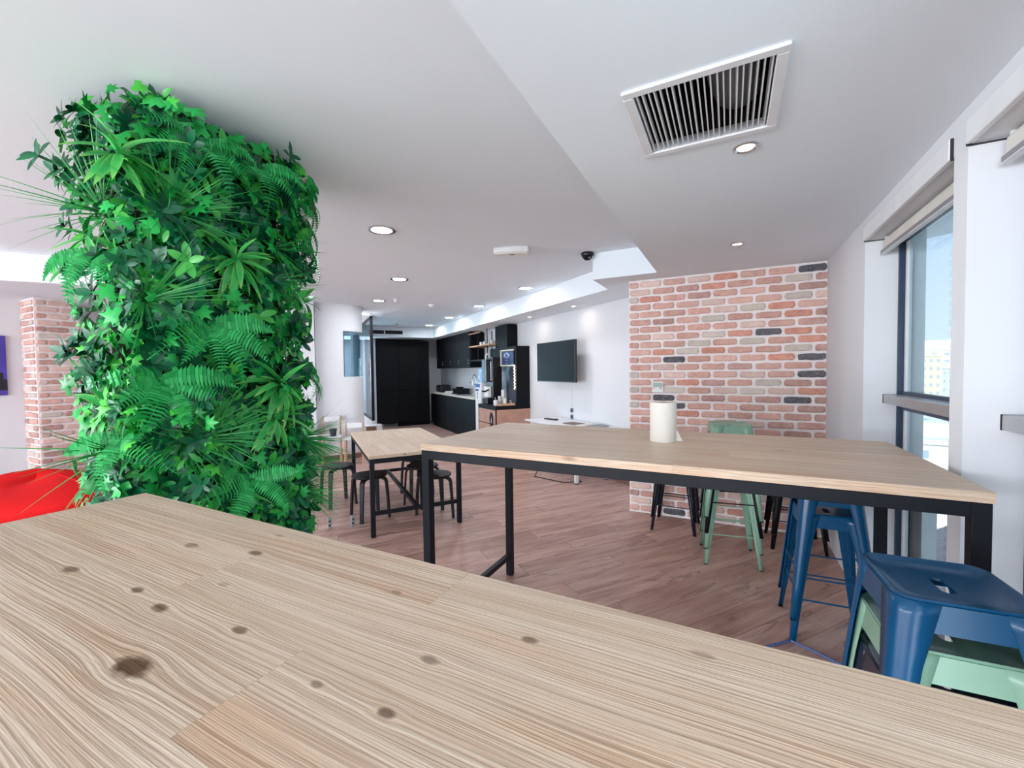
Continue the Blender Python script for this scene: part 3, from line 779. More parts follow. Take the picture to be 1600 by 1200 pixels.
# things on the worktop
t = thing('bread_bin', 'black rounded bread bin at the far end of the pale worktop', 'bread bin', B(3.42, 11.35, 0.935), BD)
MB().box(-0.15,-0.22,0,0.15,0.22,0.20).build('body', M['plastic_black'], t, bevel=0.04, seg=3, smooth=True)
MB().box(-0.152,-0.10,0.09,-0.145,0.10,0.11).build('handle', M['grey'], t)
t = thing('dish_rack', 'black dish rack full of dark pans beside the sink', 'dish rack', B(3.45, 9.95, 0.935), BD)
MB().box(-0.17,-0.24,0,0.17,0.24,0.03).build('tray', M['plastic_black'], t, bevel=0.006)
MB().tube([(-0.17,-0.24,0.12),(0.17,-0.24,0.12),(0.17,0.24,0.12),(-0.17,0.24,0.12),(-0.17,-0.24,0.12)], 0.006, 6).build('top_wire', M['black'], t)
for q in range(6): MB().box(-0.15,-0.2+q*0.075,0.03,0.15,-0.19+q*0.075,0.14).build('divider', M['black'], t)
t = thing('frying_pan', 'black frying pan lying in the dish rack', 'pan', B(3.43, 10.0, 1.08), BD)
MB().lathe([(0.09,0),(0.11,0.03),(0.105,0.03),(0.087,0.006)], 20).build('pan', M['plastic_black'], t, smooth=True)
MB().box(-0.012,0.10,0.02,0.012,0.27,0.032).build('handle', M['plastic_black'], t, bevel=0.004)
t = thing('napkin_stack', 'white folded cloths stacked on the worktop beside the bread bin', 'cloth', B(3.42, 10.75, 0.935), BD)
for q in range(3): MB().box(-0.1,-0.13,q*0.014,0.1,0.13,q*0.014+0.012).build('fold', M['white'], t, bevel=0.004)
t = thing('wall_socket', 'white double socket on the splashback behind the tap', 'socket', B(3.704, 9.95, 1.22), BD)
MB().box(-0.01,-0.07,-0.05,0,0.07,0.05).build('plate', M['whiteplastic'], t, bevel=0.003)
for q in (-1,1): MB().lathe([(0.02,0),(0.02,0.003)], 12).build('outlet', M['grey'], t, (-0.011,q*0.035,0)).rotation_euler = (0,-pi/2,0)

# open shelves between the wall cabinets and the coffee booth
t = thing('open_shelf', 'open grey wooden shelves on black hangers beside the black wall cabinets', 'shelf', B(3.45, 8.50, 1.72), BD)
for z in (0.0, 0.31): MB().box(-0.10,-0.60,z,0.26,0.57,z+0.028).build('shelf_board', M['beech'] if z else M['black'], t, bevel=0.002)
for y in (-0.45, 0.05, 0.5):
    MB().box(-0.085,y-0.006,-0.04,-0.070,y+0.006,0.66).build('hanger', M['black'], t)
    MB().box(0.235,y-0.006,-0.04,0.25,y+0.006,0.66).build('hanger', M['black'], t)
MB().box(-0.10,-0.05,0.60,-0.07,0.57,0.625).build('hook_rail', M['beech'], t)
for q in range(4): 
    m = tag(MB().lathe([(0.028,0),(0.034,0.03),(0.034,0.085),(0.031,0.085),(0.03,0.01)], 14).build('mug', M['white'], None, B(3.52, 8.15+q*0.2, 2.058), BD, smooth=True), 'white mug on the upper open shelf, %s from the coffee booth' % ['first','second','third','fourth'][q], 'mug', 'mugs on the upper open shelf')
    h = MB().tube([(0.033,0,0.02),(0.055,0,0.03),(0.058,0,0.055),(0.034,0,0.07)], 0.005, 6).build('handle', M['white'], m, smooth=True)
t = thing('slatted_rack', 'white slatted drying rack hanging on the wall under the open shelves', 'rack', B(3.62, 8.35, 1.52), BD)
for q in range(7): MB().box(-0.03,-0.33,q*0.032-0.02,0.0,0.33,q*0.032-0.002).build('slat', M['white'], t)
for y in (-0.3, 0.3): MB().box(0.0,y-0.015,-0.04,0.02,y+0.015,0.22).build('upright', M['white'], t)

# water dispenser
t = thing('water_dispenser', 'tall white water dispenser with a blue panel between worktop and coffee booth', 'water dispenser', B(3.30, 8.03, 0), BD)
MB().box(-0.16,-0.16,0,0.17,0.15,1.26).build('body', M['whiteplastic'], t, bevel=0.015, seg=2)
MB().box(-0.163,-0.13,1.17,-0.155,0.13,1.245).build('blue_panel', M['labelblue'], t)
MB().box(-0.162,-0.12,0.93,-0.157,0.12,1.15).build('niche', M['white'], t)
for y in (-0.05, 0.05): MB().box(-0.19,y-0.012,1.10,-0.16,y+0.012,1.135).build('tap', M['labelblue'], t, bevel=0.003)
MB().box(-0.162,-0.13,0.10,-0.157,0.13,0.70).build('front_door', M['white'], t)
MB().lathe([(0.12,0),(0.135,0.02),(0.135,0.12),(0.13,0.14),(0.135,0.16),(0.135,0.24),(0.11,0.28),(0.04,0.30)], 20).build('bottle', plain('bottle_blue', (160, 196, 224), 0.15, var=0.03), t, (0,0,1.26), smooth=True)
def lettering(text, name, mat, parent, loc, rot, size, align='CENTER', extrude=0.001):
    cu = bpy.data.curves.new(name, 'FONT'); cu.body = text; cu.size = size; cu.align_x = align; cu.align_y = 'CENTER'; cu.extrude = extrude
    tmp = bpy.data.objects.new('tmp', cu); COL.objects.link(tmp); bpy.context.view_layer.update()
    me = bpy.data.meshes.new_from_object(tmp.evaluated_get(bpy.context.evaluated_depsgraph_get())); me.name = name
    bpy.data.objects.remove(tmp); me.materials.clear(); me.materials.append(mat)
    o = put(me, name, parent, loc); o.rotation_euler = rot; return o
lettering('aqua', 'lettering', M['plastic_black'], t, (-0.164, 0.0, 1.03), (pi/2, pi/2, -pi/2), 0.10)

# coffee booth
y0, y1, xf, xw = 6.86, 7.70, 3.02, 3.72
t = thing('coffee_cabinet', 'oak fronted coffee cabinet with a thick black top', 'cabinet', B((xf+xw)/2, (y0+y1)/2, 0), BD)
a = (xw-xf)/2; b = (y1-y0)/2
MB().box(-a+0.02,-b+0.02,0.06,a,b,0.80).build('carcass', K, t)
MB().box(-a+0.02,-b,0.04,a,-b+0.02,0.80).build('side_panel', M['oak'], t)
MB().box(-a,-b,0,-a+0.02,-b+0.02,0.80).box(-a,b-0.02,0,-a+0.02,b,0.80).build('black_edge', K, t)
MB().box(-a+0.002,-b+0.022,0.04,-a+0.02,b-0.022,0.52).build('lower_door', M['oak'], t)
MB().box(-a+0.002,0.0,0.535,-a+0.02,b-0.022,0.79).build('drawer', M['oak'], t)
MB().box(-a+0.002,-b+0.022,0.535,-a+0.02,-0.006,0.79).build('drawer', M['oak'], t)
MB().box(-a-0.004,-b-0.004,0.80,a,b,0.865).build('black_top', K, t, bevel=0.002)
st_ = MB(); st_.prism([(0.085*cos(q)*(1+0.08*sin(3*q)), 0.15*sin(q)) for q in [2*pi*i/20 for i in range(20)]], 0, 0.003)
o = st_.build('black_sticker', M['plastic_black'], t, (-a-0.001, -b+0.20, 0.60)); o.rotation_euler = (pi/2, 0, -pi/2)
o = MB().prism([(-0.02,-0.05),(0.02,-0.045),(0.0,0.05)], 0.003, 0.005).build('sticker_mark', M['signtext'], o)
bo = thing('coffee_booth', 'black coffee booth frame with a mirrored back above the oak cabinet', 'booth', B(3.44, y0, 0.865), BD)
MB().box(0.0,0.0,0,0.275,0.03,1.085).build('end_panel', K, bo)
MB().box(0.0,0.03,0.745,0.275,1.20,1.085).build('header', K, bo)
MB().box(0.245,0.03,0,0.27,0.95,0.745).build('mirror_back', M['steelblue'], bo)
MB().box(0.235,0.03,0.42,0.245,0.95,0.425).build('mirror_joint', M['gap'], bo)
MB().box(0.06,0.48,1.085,0.275,1.05,1.53).build('top_cupboard', K, bo, bevel=0.002)
MB().box(0.052,0.484,1.09,0.06,1.046,1.525).build('top_cupboard_door', K, bo)
MB().lathe([(0.009,0),(0.007,0.012)], 10).build('knob', M['alu'], bo, (0.052,0.95,1.2)).rotation_euler = (0,-pi/2,0)
# framed sign on the header
sg = thing('coffee_sign', 'dark blue framed sign with white arched lettering on the coffee booth', 'sign', B(3.435, 7.20, 1.74), BD)
MB().box(-0.012,-0.26,-0.15,-0.002,0.26,0.15).build('board', M['signblue'], sg)
MB().box(-0.03,-0.28,0.13,-0.002,0.28,0.155).box(-0.03,-0.28,-0.155,-0.002,0.28,-0.13).box(-0.03,0.255,-0.13,-0.002,0.28,0.13).build('frame', M['cream'], sg, bevel=0.002)
word = 'GET MORE'
for i, ch in enumerate(word):
    if ch == ' ': continue
    an = radians(48 - 96*i/(len(word)-1)); yy = 0.03 + 0.13*sin(an); zz = -0.055 + 0.135*cos(an)
    o = lettering(ch, 'letter', M['signtext'], sg, (-0.0135, yy, zz), (0,0,0), 0.068)
    o.rotation_euler = Matrix(((0,0,-1),(-1,0,0),(0,1,0))).to_euler(); o.rotation_euler = (Matrix.Rotation(-an, 3, 'X').to_4x4() @ Matrix(((0,0,-1),(-1,0,0),(0,1,0))).to_4x4()).to_euler()
rot = Matrix(((0,0,-1),(-1,0,0),(0,1,0))).to_euler()
for k, (w_, s_, z_) in enumerate([('COFFEE', 0.032, 0.012), ('every day', 0.022, -0.04), ('to go', 0.028, -0.09)]):
    lettering(w_, 'lettering', M['signtext'], sg, (-0.0135, 0.03, z_), rot, s_)
t = thing('hanging_label', 'small wooden and white tag hanging inside the coffee booth', 'tag', B(3.50, 7.86, 1.55), BD)
MB().box(-0.006,-0.07,-0.05,0.006,0.07,0.03).build('wooden_tag', M['beech'], t, bevel=0.003)
MB().box(-0.006,-0.05,-0.085,0.006,0.05,-0.055).build('white_tag', M['white'], t, bevel=0.003)
sl = thing('string_lights', 'string of tiny white bulbs hanging down the edge of the booth panel', 'string lights', B(3.43, 6.90, 1.60), BD)
MB().tube([(0,0.004*sin(i*1.7),-0.03*i) for i in range(16)], 0.0025, 5).build('wire', M['white'], sl)
for i in range(15): MB().lathe([(0.0,-0.011),(0.009,-0.004),(0.009,0.004),(0.0,0.011)], 8, cap=False).build('bulb', M['lampwarm'], sl, (-0.008, 0.008*(-1)**i, -0.03*i-0.01))
# coffee machine tower
cm = thing('coffee_machine', 'black coffee machine with white light strips at the left of the booth', 'coffee machine', B(3.22, 7.63, 0.865), BD)
MB().box(-0.10,-0.14,0.0,0.22,0.12,0.10).build('drip_base', M['plastic_black'], cm, bevel=0.008)
MB().box(0.02,-0.14,0.10,0.22,0.12,0.90).build('column', M['plastic_black'], cm, bevel=0.008)
MB().box(-0.10,-0.10,0.42,0.02,0.12,0.86).build('brew_head', M['plastic_black'], cm, bevel=0.01)
MB().box(-0.012,-0.132,0.45,-0.0,-0.116,0.82).build('light_strip', M['signtext'], cm)
MB().box(-0.104,-0.02,0.5,-0.10,0.0,0.80).build('light_strip', M['grey'], cm)
MB().box(-0.06,-0.08,0.12,0.02,0.12,0.33).build('milk_cooler', M['whiteplastic'], cm, bevel=0.01)
MB().tube([(-0.05,-0.1,0.27),(-0.14,-0.12,0.24),(-0.20,-0.12,0.25)], 0.016, 8).build('portafilter', M['plastic_black'], cm, smooth=True)
MB().tube([(-0.06,0.0,0.86),(-0.07,-0.02,0.93),(-0.04,-0.07,0.97)], 0.010, 8).build('hopper_lever', M['white'], cm, smooth=True)
# cups and tray on the black top
def cup_stack(label, x, y, z, n, mat, s=1.0):
    c = thing('cup_stack', label, 'cups', B(x, y, z), BD, 'cup stacks on the coffee cabinet')
    for q in range(n): MB().lathe([(0.026*s,0),(0.036*s,0.088*s),(0.038*s,0.09*s),(0.034*s,0.09*s),(0.025*s,0.004)], 16).build('cup', mat, c, (0,0,q*0.024*s), smooth=True)
cup_stack('short leaning stack of white paper cups on the black top', 3.20, 7.08, 0.866, 5, M['white'], 0.9)
cup_stack('tallest stack of white paper cups behind the tray', 3.28, 7.10, 0.866, 9, M['white'], 1.0)
tr = thing('wooden_tray', 'small wooden tray of cups on the black top', 'tray', B(3.27, 6.97, 0.866), BD)
MB().box(-0.15,-0.085,0,0.15,0.04,0.012).build('tray_base', M['beech'], tr)
MB().box(-0.15,-0.085,0.012,0.15,-0.077,0.04).box(-0.15,0.032,0.012,0.15,0.04,0.04).box(-0.15,-0.077,0.012,-0.142,0.032,0.04).box(0.142,-0.077,0.012,0.15,0.032,0.04).build('tray_side', M['beech'], tr)
cup_stack('beige card cup stack standing in the wooden tray', 3.25, 6.95, 0.879, 3, M['paperbag'], 0.9)
tag(MB().tube([(0.0,-0.045,0)]+[(0,-0.045*cos(q),0.07*sin(q)) for q in [pi*i/8 for i in range(9)]], 0.005, 6).build('basket_handle', M['white'], None, B(3.36,6.96,0.885), BD), 'thin white arched handle standing in the wooden tray', 'handle')
mg = thing('spoon_mug', 'white mug of spoons at the front of the black top', 'mug', B(3.10, 7.04, 0.866), BD)
MB().lathe([(0.036,0),(0.040,0.01),(0.042,0.10),(0.038,0.10),(0.036,0.01)], 18).build('mug', M['white'], mg, smooth=True)
MB().tube([(0,0.01,0.02),(0.01,0.03,0.15)], 0.004, 6).build('spoon', M['chrome'], mg)
MB().tube([(0,-0.01,0.02),(-0.01,-0.02,0.14)], 0.004, 6).build('spoon', M['chrome'], mg)

# ================================================================ TELEVISION CORNER
tv = thing('television', 'flat black television on a wall bracket', 'television', B(3.50, 5.62, 1.63), BD)
MB().box(-0.015,-0.555,-0.315,0.025,0.555,0.315).build('body', M['plastic_black'], tv, bevel=0.006)
MB().box(-0.017,-0.540,-0.300,-0.014,0.540,0.303).build('screen', M['screen'], tv)
MB().box(0.025,-0.2,-0.18,0.06,0.2,0.18).build('back_housing', M['plastic_black'], tv)
MB().box(0.06,-0.03,-0.04,0.205,0.03,0.04).build('bracket_arm', M['black'], tv)
MB().box(0.205,-0.11,-0.11,0.22,0.11,0.11).build('wall_plate', M['black'], tv)
cd = tag(MB().tube([(3.715,5.50,1.42),(3.712,5.495,1.1),(3.712,5.49,0.90)], 0.008, 6).build('cable_cover', M['white'], None, None, BD), 'thin white cable running down the wall below the television', 'cable')
for k, (z, l) in enumerate([(0.87, 'upper dark socket below the television'), (0.77, 'lower dark socket below the television')]):
    t = thing('wall_outlet', l, 'socket', B(3.72, 5.49, z), BD, 'sockets below the television')
    MB().box(-0.012,-0.035,-0.035,0,0.035,0.035).build('plate', M['grey'], t, bevel=0.003)
    MB().box(-0.016,-0.02,-0.02,-0.012,0.02,0.02).build('socket_face', M['plastic_black'], t)
t = thing('white_desk', 'low white desk against the wall under the television', 'desk', B(3.40, 5.16, 0), BD)
MB().box(-0.30,-0.74,0.705,0.30,0.74,0.73).build('top', M['white'], t, bevel=0.002)
for sx in (-1,1):
    for sy in (-1,1):
        lg = MB().box(sx*0.24-0.022, sy*0.58-0.022, 0.012, sx*0.24+0.022, sy*0.58+0.022, 0.705).build('leg', M['white'], t)
        MB().box(sx*0.24-0.024, sy*0.58-0.024, 0, sx*0.24+0.024, sy*0.58+0.024, 0.012).build('foot', M['plastic_black'], lg)
MB().box(-0.24,-0.56,0.665,0.24,-0.54,0.705).box(-0.24,0.54,0.665,0.24,0.56,0.705).build('cross_rail', M['white'], t)
t = thing('remote_control', 'black remote control on the far end of the white desk', 'remote', B(3.40, 5.60, 0.731), BD+0.25)
MB().box(-0.03,-0.13,0,0.03,0.13,0.022).build('body', M['plastic_black'], t, bevel=0.006)
for q in range(5): MB().box(-0.012,-0.1+q*0.04,0.022,0.012,-0.08+q*0.04,0.024).build('button', M['grey'], t)
t = thing('leather_folder', 'brown folder lying flat in the middle of the white desk', 'folder', B(3.42, 5.0, 0.731), BD+0.1)
MB().box(-0.10,-0.14,0,0.10,0.14,0.010).build('cover', plain('folder_brown', (116, 96, 84), 0.6), t, bevel=0.002)
t = thing('magazine', 'grey and white open magazine on the near end of the white desk', 'magazine', B(3.47, 4.66, 0.731), BD+0.2)
for s in (0,1):
    MB().prism_x([(0,0),(0.03*(1 if s else -1),0.022),(0.17*(1 if s else -1),0.014),(0.2*(1 if s else -1),0.0)], -0.14, 0.14).build('page_block', M['paper'] if s else M['grey'], t)
t = tag(MB().tube([B(3.10,5.5,0.006), B(2.86,5.18,0.006), B(3.04,4.72,0.006), B(3.28,4.63,0.006), B(3.33,4.9,0.006), B(3.6,5.3,0.006)], 0.006, 6).build('floor_cable', M['plastic_black']), 'black cable looped on the floor in front of the white desk', 'cable')

# ================================================================ BY THE CURVED WALL
def chair(label, loc, rz, seat_h, back_h):
    t = thing('wooden_chair', label, 'chair', loc, rz, 'wooden chairs by the curved wall')
    for sx in (-1,1):
        MB().tube([(sx*0.14,-0.13,0),(sx*0.13,-0.12,seat_h)], 0.016, 8).build('leg', M['beech'], t, smooth=True)
        MB().tube([(sx*0.145,0.14,0),(sx*0.13,0.13,seat_h),(sx*0.13,0.15,back_h)], 0.016, 8).build('leg', M['beech'], t, smooth=True)
    MB().box(-0.15,-0.15,seat_h,0.15,0.13,seat_h+0.025).build('seat', M['white'], t, bevel=0.008)
    MB().box(-0.13,0.135,back_h-0.10,0.13,0.150,back_h-0.01).build('backrest', M['white'], t, bevel=0.006)
    MB().tube([(-0.137,-0.125,0.2),(0.137,-0.125,0.2)], 0.009, 6).build('stretcher', M['beech'], t)
    for sx in (-1,1): MB().tube([(sx*0.137,-0.125,0.2),(sx*0.137,0.13,0.2)], 0.009, 6).build('stretcher', M['beech'], t)
chair('taller wooden chair with a dark pot on its white seat', B(0.36, 7.53, 0), BD-0.1, 0.44, 0.78)
chair('shorter wooden chair with a white back, right of the taller one', B(0.70, 7.46, 0), BD-0.15, 0.40, 0.66)
t = thing('dark_pot', 'dark grey tapered pot standing on the white seat of a wooden chair', 'pot', B(0.38, 7.50, 0.466), BD)
MB().lathe([(0.042,0),(0.058,0.10),(0.062,0.102),(0.062,0.115),(0.054,0.115),(0.05,0.09)], 20).build('pot', M['pot'], t, smooth=True)
MB().lathe([(0.0,0.088),(0.05,0.09)], 16, cap=False).build('soil', M['gap'], t)
t = thing('white_shelf_box', 'low white open box shelf in front of the glass partition', 'shelf', B(1.22, 9.08, 0), BD)
MB().box(-0.17,-0.1,0,-0.145,0.1,0.42).build('side', M['white'], t)
MB().box(0.06,-0.1,0,0.17,0.1,0.42).build('side', M['white'], t)
for z in (0.0, 0.12, 0.395): MB().box(-0.145,-0.1,z,0.06,0.1,z+0.02).build('shelf_board', M['white'], t)
MB().box(-0.145,0.085,0.02,0.06,0.1,0.395).build('back_panel', M['beech'], t)
# floor sockets and blue cable
for k, (x, y, l) in enumerate([(0.169,4.40,'left grey floor socket post by the foliage'), (0.374,4.36,'right grey floor socket post by the low table leg')]):
    t = thing('floor_socket', l, 'floor socket', B(x,y,0), BD+0.1*k, 'grey floor sockets')
    MB().box(-0.016,-0.02,0,0.016,0.02,0.105).build('post', M['grey'], t, bevel=0.003)
    for q in range(2): MB().lathe([(0.009,0),(0.009,0.003)], 10).build('outlet', M['plastic_black'], t, (0,-0.021,0.035+q*0.04)).rotation_euler = (pi/2,0,0)
tag(MB().strip([B(0.18,4.40,0.0015), B(0.374,4.36,0.0015)], (0,0,1), 0.002, 0.004).build('floor_strip', M['grey']), 'thin metal strip in the floor between the grey sockets', 'strip')
tag(MB().tube([(0.10,2.52,0.005),(0.18,2.585,0.005),(0.29,2.69,0.005)], 0.006, 6).build('blue_cable', M['tape']), 'blue cable on the floor left of the blue stool pair', 'cable')
tag(MB().tube([(0.30,2.70,0.005),(0.40,2.65,0.005),(0.54,2.56,0.005)], 0.006, 6).build('blue_cable', M['tape']), 'blue cable on the floor right of the blue stool pair', 'cable')
t = thing('thermostat', 'small grey green thermostat set among the bricks above the paper roll', 'thermostat', (-0.648, 4.474, 1.315))
MB().box(-0.055,-0.004,-0.055,0.055,0.012,0.055).build('back_plate', M['whiteplastic'], t, bevel=0.003)
MB().box(-0.042,-0.016,0.0,0.042,-0.004,0.042).build('display', plain('thermostat_green', (150, 172, 162), 0.4), t, bevel=0.003)
for q in (-1, 0.7, 1): MB().lathe([(0.005,0),(0.005,0.003)], 8).build('button', M['plastic_black'], t, (q*0.033,-0.004,-0.012)).rotation_euler = (pi/2,0,0)
# red bean bag
bg = thing('bean_bag', 'large red bean bag with black patches slumped in the corner', 'bean bag', (-6.22, 1.60, 0))
def bag(u, v):   # u around, v from bottom to top
    a = 2*pi*u; rr = 0.62*(sin(pi*min(v*0.93+0.07,1))**0.6); z = 0.50*v**0.85
    lump = 1 + 0.06*sin(3*a+1) + 0.04*sin(5*a)
    return ((rr*lump*cos(a)*1.05 - 0.18*v, rr*lump*sin(a)*1.0, z*(1+0.10*sin(a*2))))
m = MB(); NU, NV = 36, 16
for j in range(NV+1):
    for i in range(NU): m.v.append(bag(i/NU, j/NV))
for j in range(NV):
    for i in range(NU):
        k = (i+1) % NU; m.f.append([j*NU+i, j*NU+k, (j+1)*NU+k, (j+1)*NU+i]); m.m.append(1 if ((8 <= j <= 12 and 17 <= i < 23) or (9 <= j <= 11 and 13 <= i < 15)) else 0)
m.f.append(list(range(NV*NU, NV*NU+NU))); m.m.append(0)
m.build('cover', [M['red'], M['blackcloth']], bg, smooth='all')
for a in (0.05, 0.38, 0.71):
    MB().tube([tuple(c*1.004 for c in bag(a, j/14)) for j in range(1,14)], 0.006, 5).build('seam', M['red'], bg)
# ================================================================ CEILING FITTINGS
def lamp_light(parent, kind, power, color, size, z):
    d = bpy.data.lights.new('lamp_light', 'AREA'); d.shape = 'DISK'; d.size = size; d.energy = power; d.color = color
    o = bpy.data.objects.new('lamp_light', d); COL.objects.link(o); o.parent = parent; o.location = (0,0,z)
    return o
LL = [(0.59,3.62,'nearest round downlight beside the foliage column'), (1.09,5.43,'second downlight of the left row, between foliage and curved wall'), (1.10,7.19,'third downlight of the left row, above the wooden chairs'), (1.10,8.90,'farthest downlight of the left row, at the glass partition'),
      (2.84,5.34,'nearest downlight of the right row, beside the long soffit'), (2.83,7.12,'second downlight of the right row along the soffit'), (2.83,8.86,'third downlight of the right row along the soffit'), (2.82,10.5,'farthest downlight of the right row by the black cupboards')]
for x, y, lab in LL:
    t = thing('downlight', lab, 'downlight', B(x, y, ZH), BD, 'round white downlights')
    MB().lathe([(0.112,0.0),(0.112,-0.006),(0.100,-0.010),(0.084,-0.006),(0.082,0.0)], 32, cap=False).build('ring', M['chrome'], t, smooth=True)
    MB().lathe([(0.0,-0.004),(0.083,-0.004)], 28, cap=False).build('diffuser', M['lamp'], t)
    lamp_light(t, 'AREA', 3.6, (0.90,0.95,1.0), 0.15, -0.015)
for x, y, sysb, lab in [(0.056,2.023,0,'warm spotlight beside the big air grille'), (0.047,3.547,0,'small warm spotlight in the ceiling before the brick wall'), (3.434,6.33,1,'warm spotlight in the soffit near the coffee booth'), (3.449,5.037,1,'warm spotlight in the soffit above the television')]:
    t = thing('spotlight', lab, 'spotlight', B(x,y,ZL) if sysb else (x,y,ZL), 0, 'small warm spotlights')
    MB().lathe([(0.048,0.0),(0.048,-0.005),(0.040,-0.008),(0.030,0.0)], 24, cap=False).build('ring', M['chrome'], t, smooth=True)
    MB().lathe([(0.0,-0.003),(0.031,-0.003)], 20, cap=False).build('bulb', M['lampwarm'], t)
    lamp_light(t, 'AREA', 0.5, (1.0,0.86,0.72), 0.05, -0.012)
# air grille
g = thing('air_grille', 'large square white ceiling air grille with thin blades', 'vent', (-0.085, 1.668, ZL))
S = 0.238
m = MB()
for a, b, c, d in ((-S,-S,S,-S+0.034),(-S,S-0.034,S,S),(-S,-S+0.034,-S+0.034,S-0.034),(S-0.034,-S+0.034,S,S-0.034)): m.box(a,b,-0.010,c,d,0.0)
m.build('frame', M['white'], g, bevel=0.003)
NB = 22
for k in range(NB):
    x = -S+0.034 + (2*S-0.068)*(k+0.5)/NB
    o = MB().box(-0.0022,-S+0.030,-0.013,0.0022,S-0.030,0.013).build('blade', M['white'], g, (x,0,0.008)); o.rotation_euler = (0, radians(-4 + 5*sin(k*2.3)), 0)
m = MB(); e = 0.204; zt = ZH-ZL-0.004
m.box(-e-.001,-e-.001,0.03,-e,e,zt).box(e,-e,0.03,e+.001,e,zt).box(-e,-e-.001,0.03,e,-e,zt).box(-e,e,0.03,e,e+.001,zt).box(-e,-e,zt-0.002,e,e,zt)
m.build('duct_box', M['ductdark'], g)
m = MB(); pts = []
m.tube([(0.09,-0.19,0.115),(0.09,-0.06,0.115),(0.10,0.06,0.13),(0.11,0.17,0.16)], 0.085, 18)
m.build('flexible_duct', M['duct'], g, smooth=True)
# emergency light, camera dome, smoke detectors
t = thing('emergency_light', 'oblong white emergency light fitted to the ceiling beyond the foliage', 'emergency light', B(1.80, 3.66, ZH), BD-0.62)
pl = [(-0.17,-0.045),(-0.09,-0.062),(0,-0.068),(0.09,-0.062),(0.17,-0.045),(0.17,0.045),(0.09,0.062),(0,0.068),(-0.09,0.062),(-0.17,0.045)]
MB().prism(pl, -0.055, 0.0).build('housing', M['whiteplastic'], t, bevel=0.008)
MB().prism([(x*0.9,y*0.8) for x,y in pl], -0.062, -0.055).build('cover', plain('frosted_cover', (236,236,226), 0.35), t, bevel=0.003)
MB().box(-0.02,-0.015,-0.0635,0.03,0.015,-0.062).build('printed_mark', M['grey'], t)
t = thing('camera_dome', 'small black dome camera on the ceiling at the box corner', 'camera', (-1.275, 4.16, ZH))
MB().lathe([(0.062,0),(0.066,-0.012),(0.062,-0.028)], 24).build('base', M['plastic_black'], t, smooth=True)
MB().lathe([(0.052,-0.026),(0.046,-0.05),(0.028,-0.068),(0.0,-0.074)], 24, cap=False).build('dome', M['screen'], t, smooth=True)
MB().lathe([(0.012,0),(0.012,0.01)], 12).build('lens', M['grey'], t, (0.03,-0.03,-0.062))
for x, y, l in [(2.005,7.283,'smoke detector on the ceiling between the two downlight rows'),(2.018,10.468,'smoke detector on the ceiling in front of the slot air grille'),(1.33,6.95,'tiny white sensor next to the third downlight')]:
    t = thing('smoke_detector', l, 'smoke detector', B(x,y,ZH), BD, 'white ceiling detectors')
    r_ = 0.055 if x > 1.5 else 0.03
    MB().lathe([(r_,0),(r_,-0.018),(r_*0.92,-0.026)], 20).build('base', M['whiteplastic'], t, smooth=True)
    MB().lathe([(r_*0.62,-0.024),(r_*0.58,-0.046),(r_*0.3,-0.052)], 20).build('sensor_head', M['whiteplastic'], t, smooth=True)
# ================================================================ FOLIAGE COLUMN
gc = thing('foliage_column', 'square column clad from floor to ceiling in artificial green foliage', 'column', (-2.36, 1.18, 0))
HX, HY = 0.20, 0.31
MB().box(-HX+0.02, -HY+0.02, 0, HX-0.02, HY-0.02, ZH).build('core', plain('backing_green', (10, 40, 22), 0.9, var=0.2), gc)
M['ivy'] = leaf_mat('ivy_green', (6,118,46), (44,182,84), 0.34)
M['ivy2'] = leaf_mat('ivy_bright', (24,156,46), (88,204,72), 0.34)
M['oval'] = leaf_mat('rosette_green', (4,62,38), (24,112,70), 0.34)
M['fern'] = leaf_mat('fern_green', (20,138,64), (62,186,100), 0.42)
M['lance'] = leaf_mat('lance_green', (28,148,66), (80,196,96), 0.38, tip=(150,208,100), across=True)
M['grass'] = leaf_mat('grass_green', (28,124,62), (72,166,84), 0.45)
M['sprig'] = leaf_mat('sprig_green', (10,112,46), (74,176,72), 0.3)
rp = random.Random(99)
def ivy(s=1.0):
    out = [(0,0),(0.42,-0.12),(0.62,0.22),(0.30,0.34),(0.52,0.72),(0.16,0.62),(0,1.08),(-0.16,0.62),(-0.52,0.72),(-0.30,0.34),(-0.62,0.22),(-0.42,-0.12)]
    v = [(0,0.32*s,0.10*s)] + [(x*s, y*s, -0.14*s*(x*x+ (y-.3)**2)) for x, y in out]
    n = len(out); return v, [(0, 1+i, 1+(i+1) % n) for i in range(n)]
def oval(L=1.0, W=0.45, droop=0.15, fold=0.12, n=5, pw=1.0):
    v = []; f = []
    for i in range(n+1):
        q = i/n; w = W*0.5*sin(pi*min(0.02+q**pw*0.96, 1))**0.75 if i < n else 0.0
        z = -droop*q*q*L; v += [(-w*L, q*L, z+fold*w*L), (0, q*L, z), (w*L, q*L, z+fold*w*L)]
    for i in range(n):
        a = i*3; b = a+3; f += [(a, a+1, b+1, b), (a+1, a+2, b+2, b+1)]
    return v, f
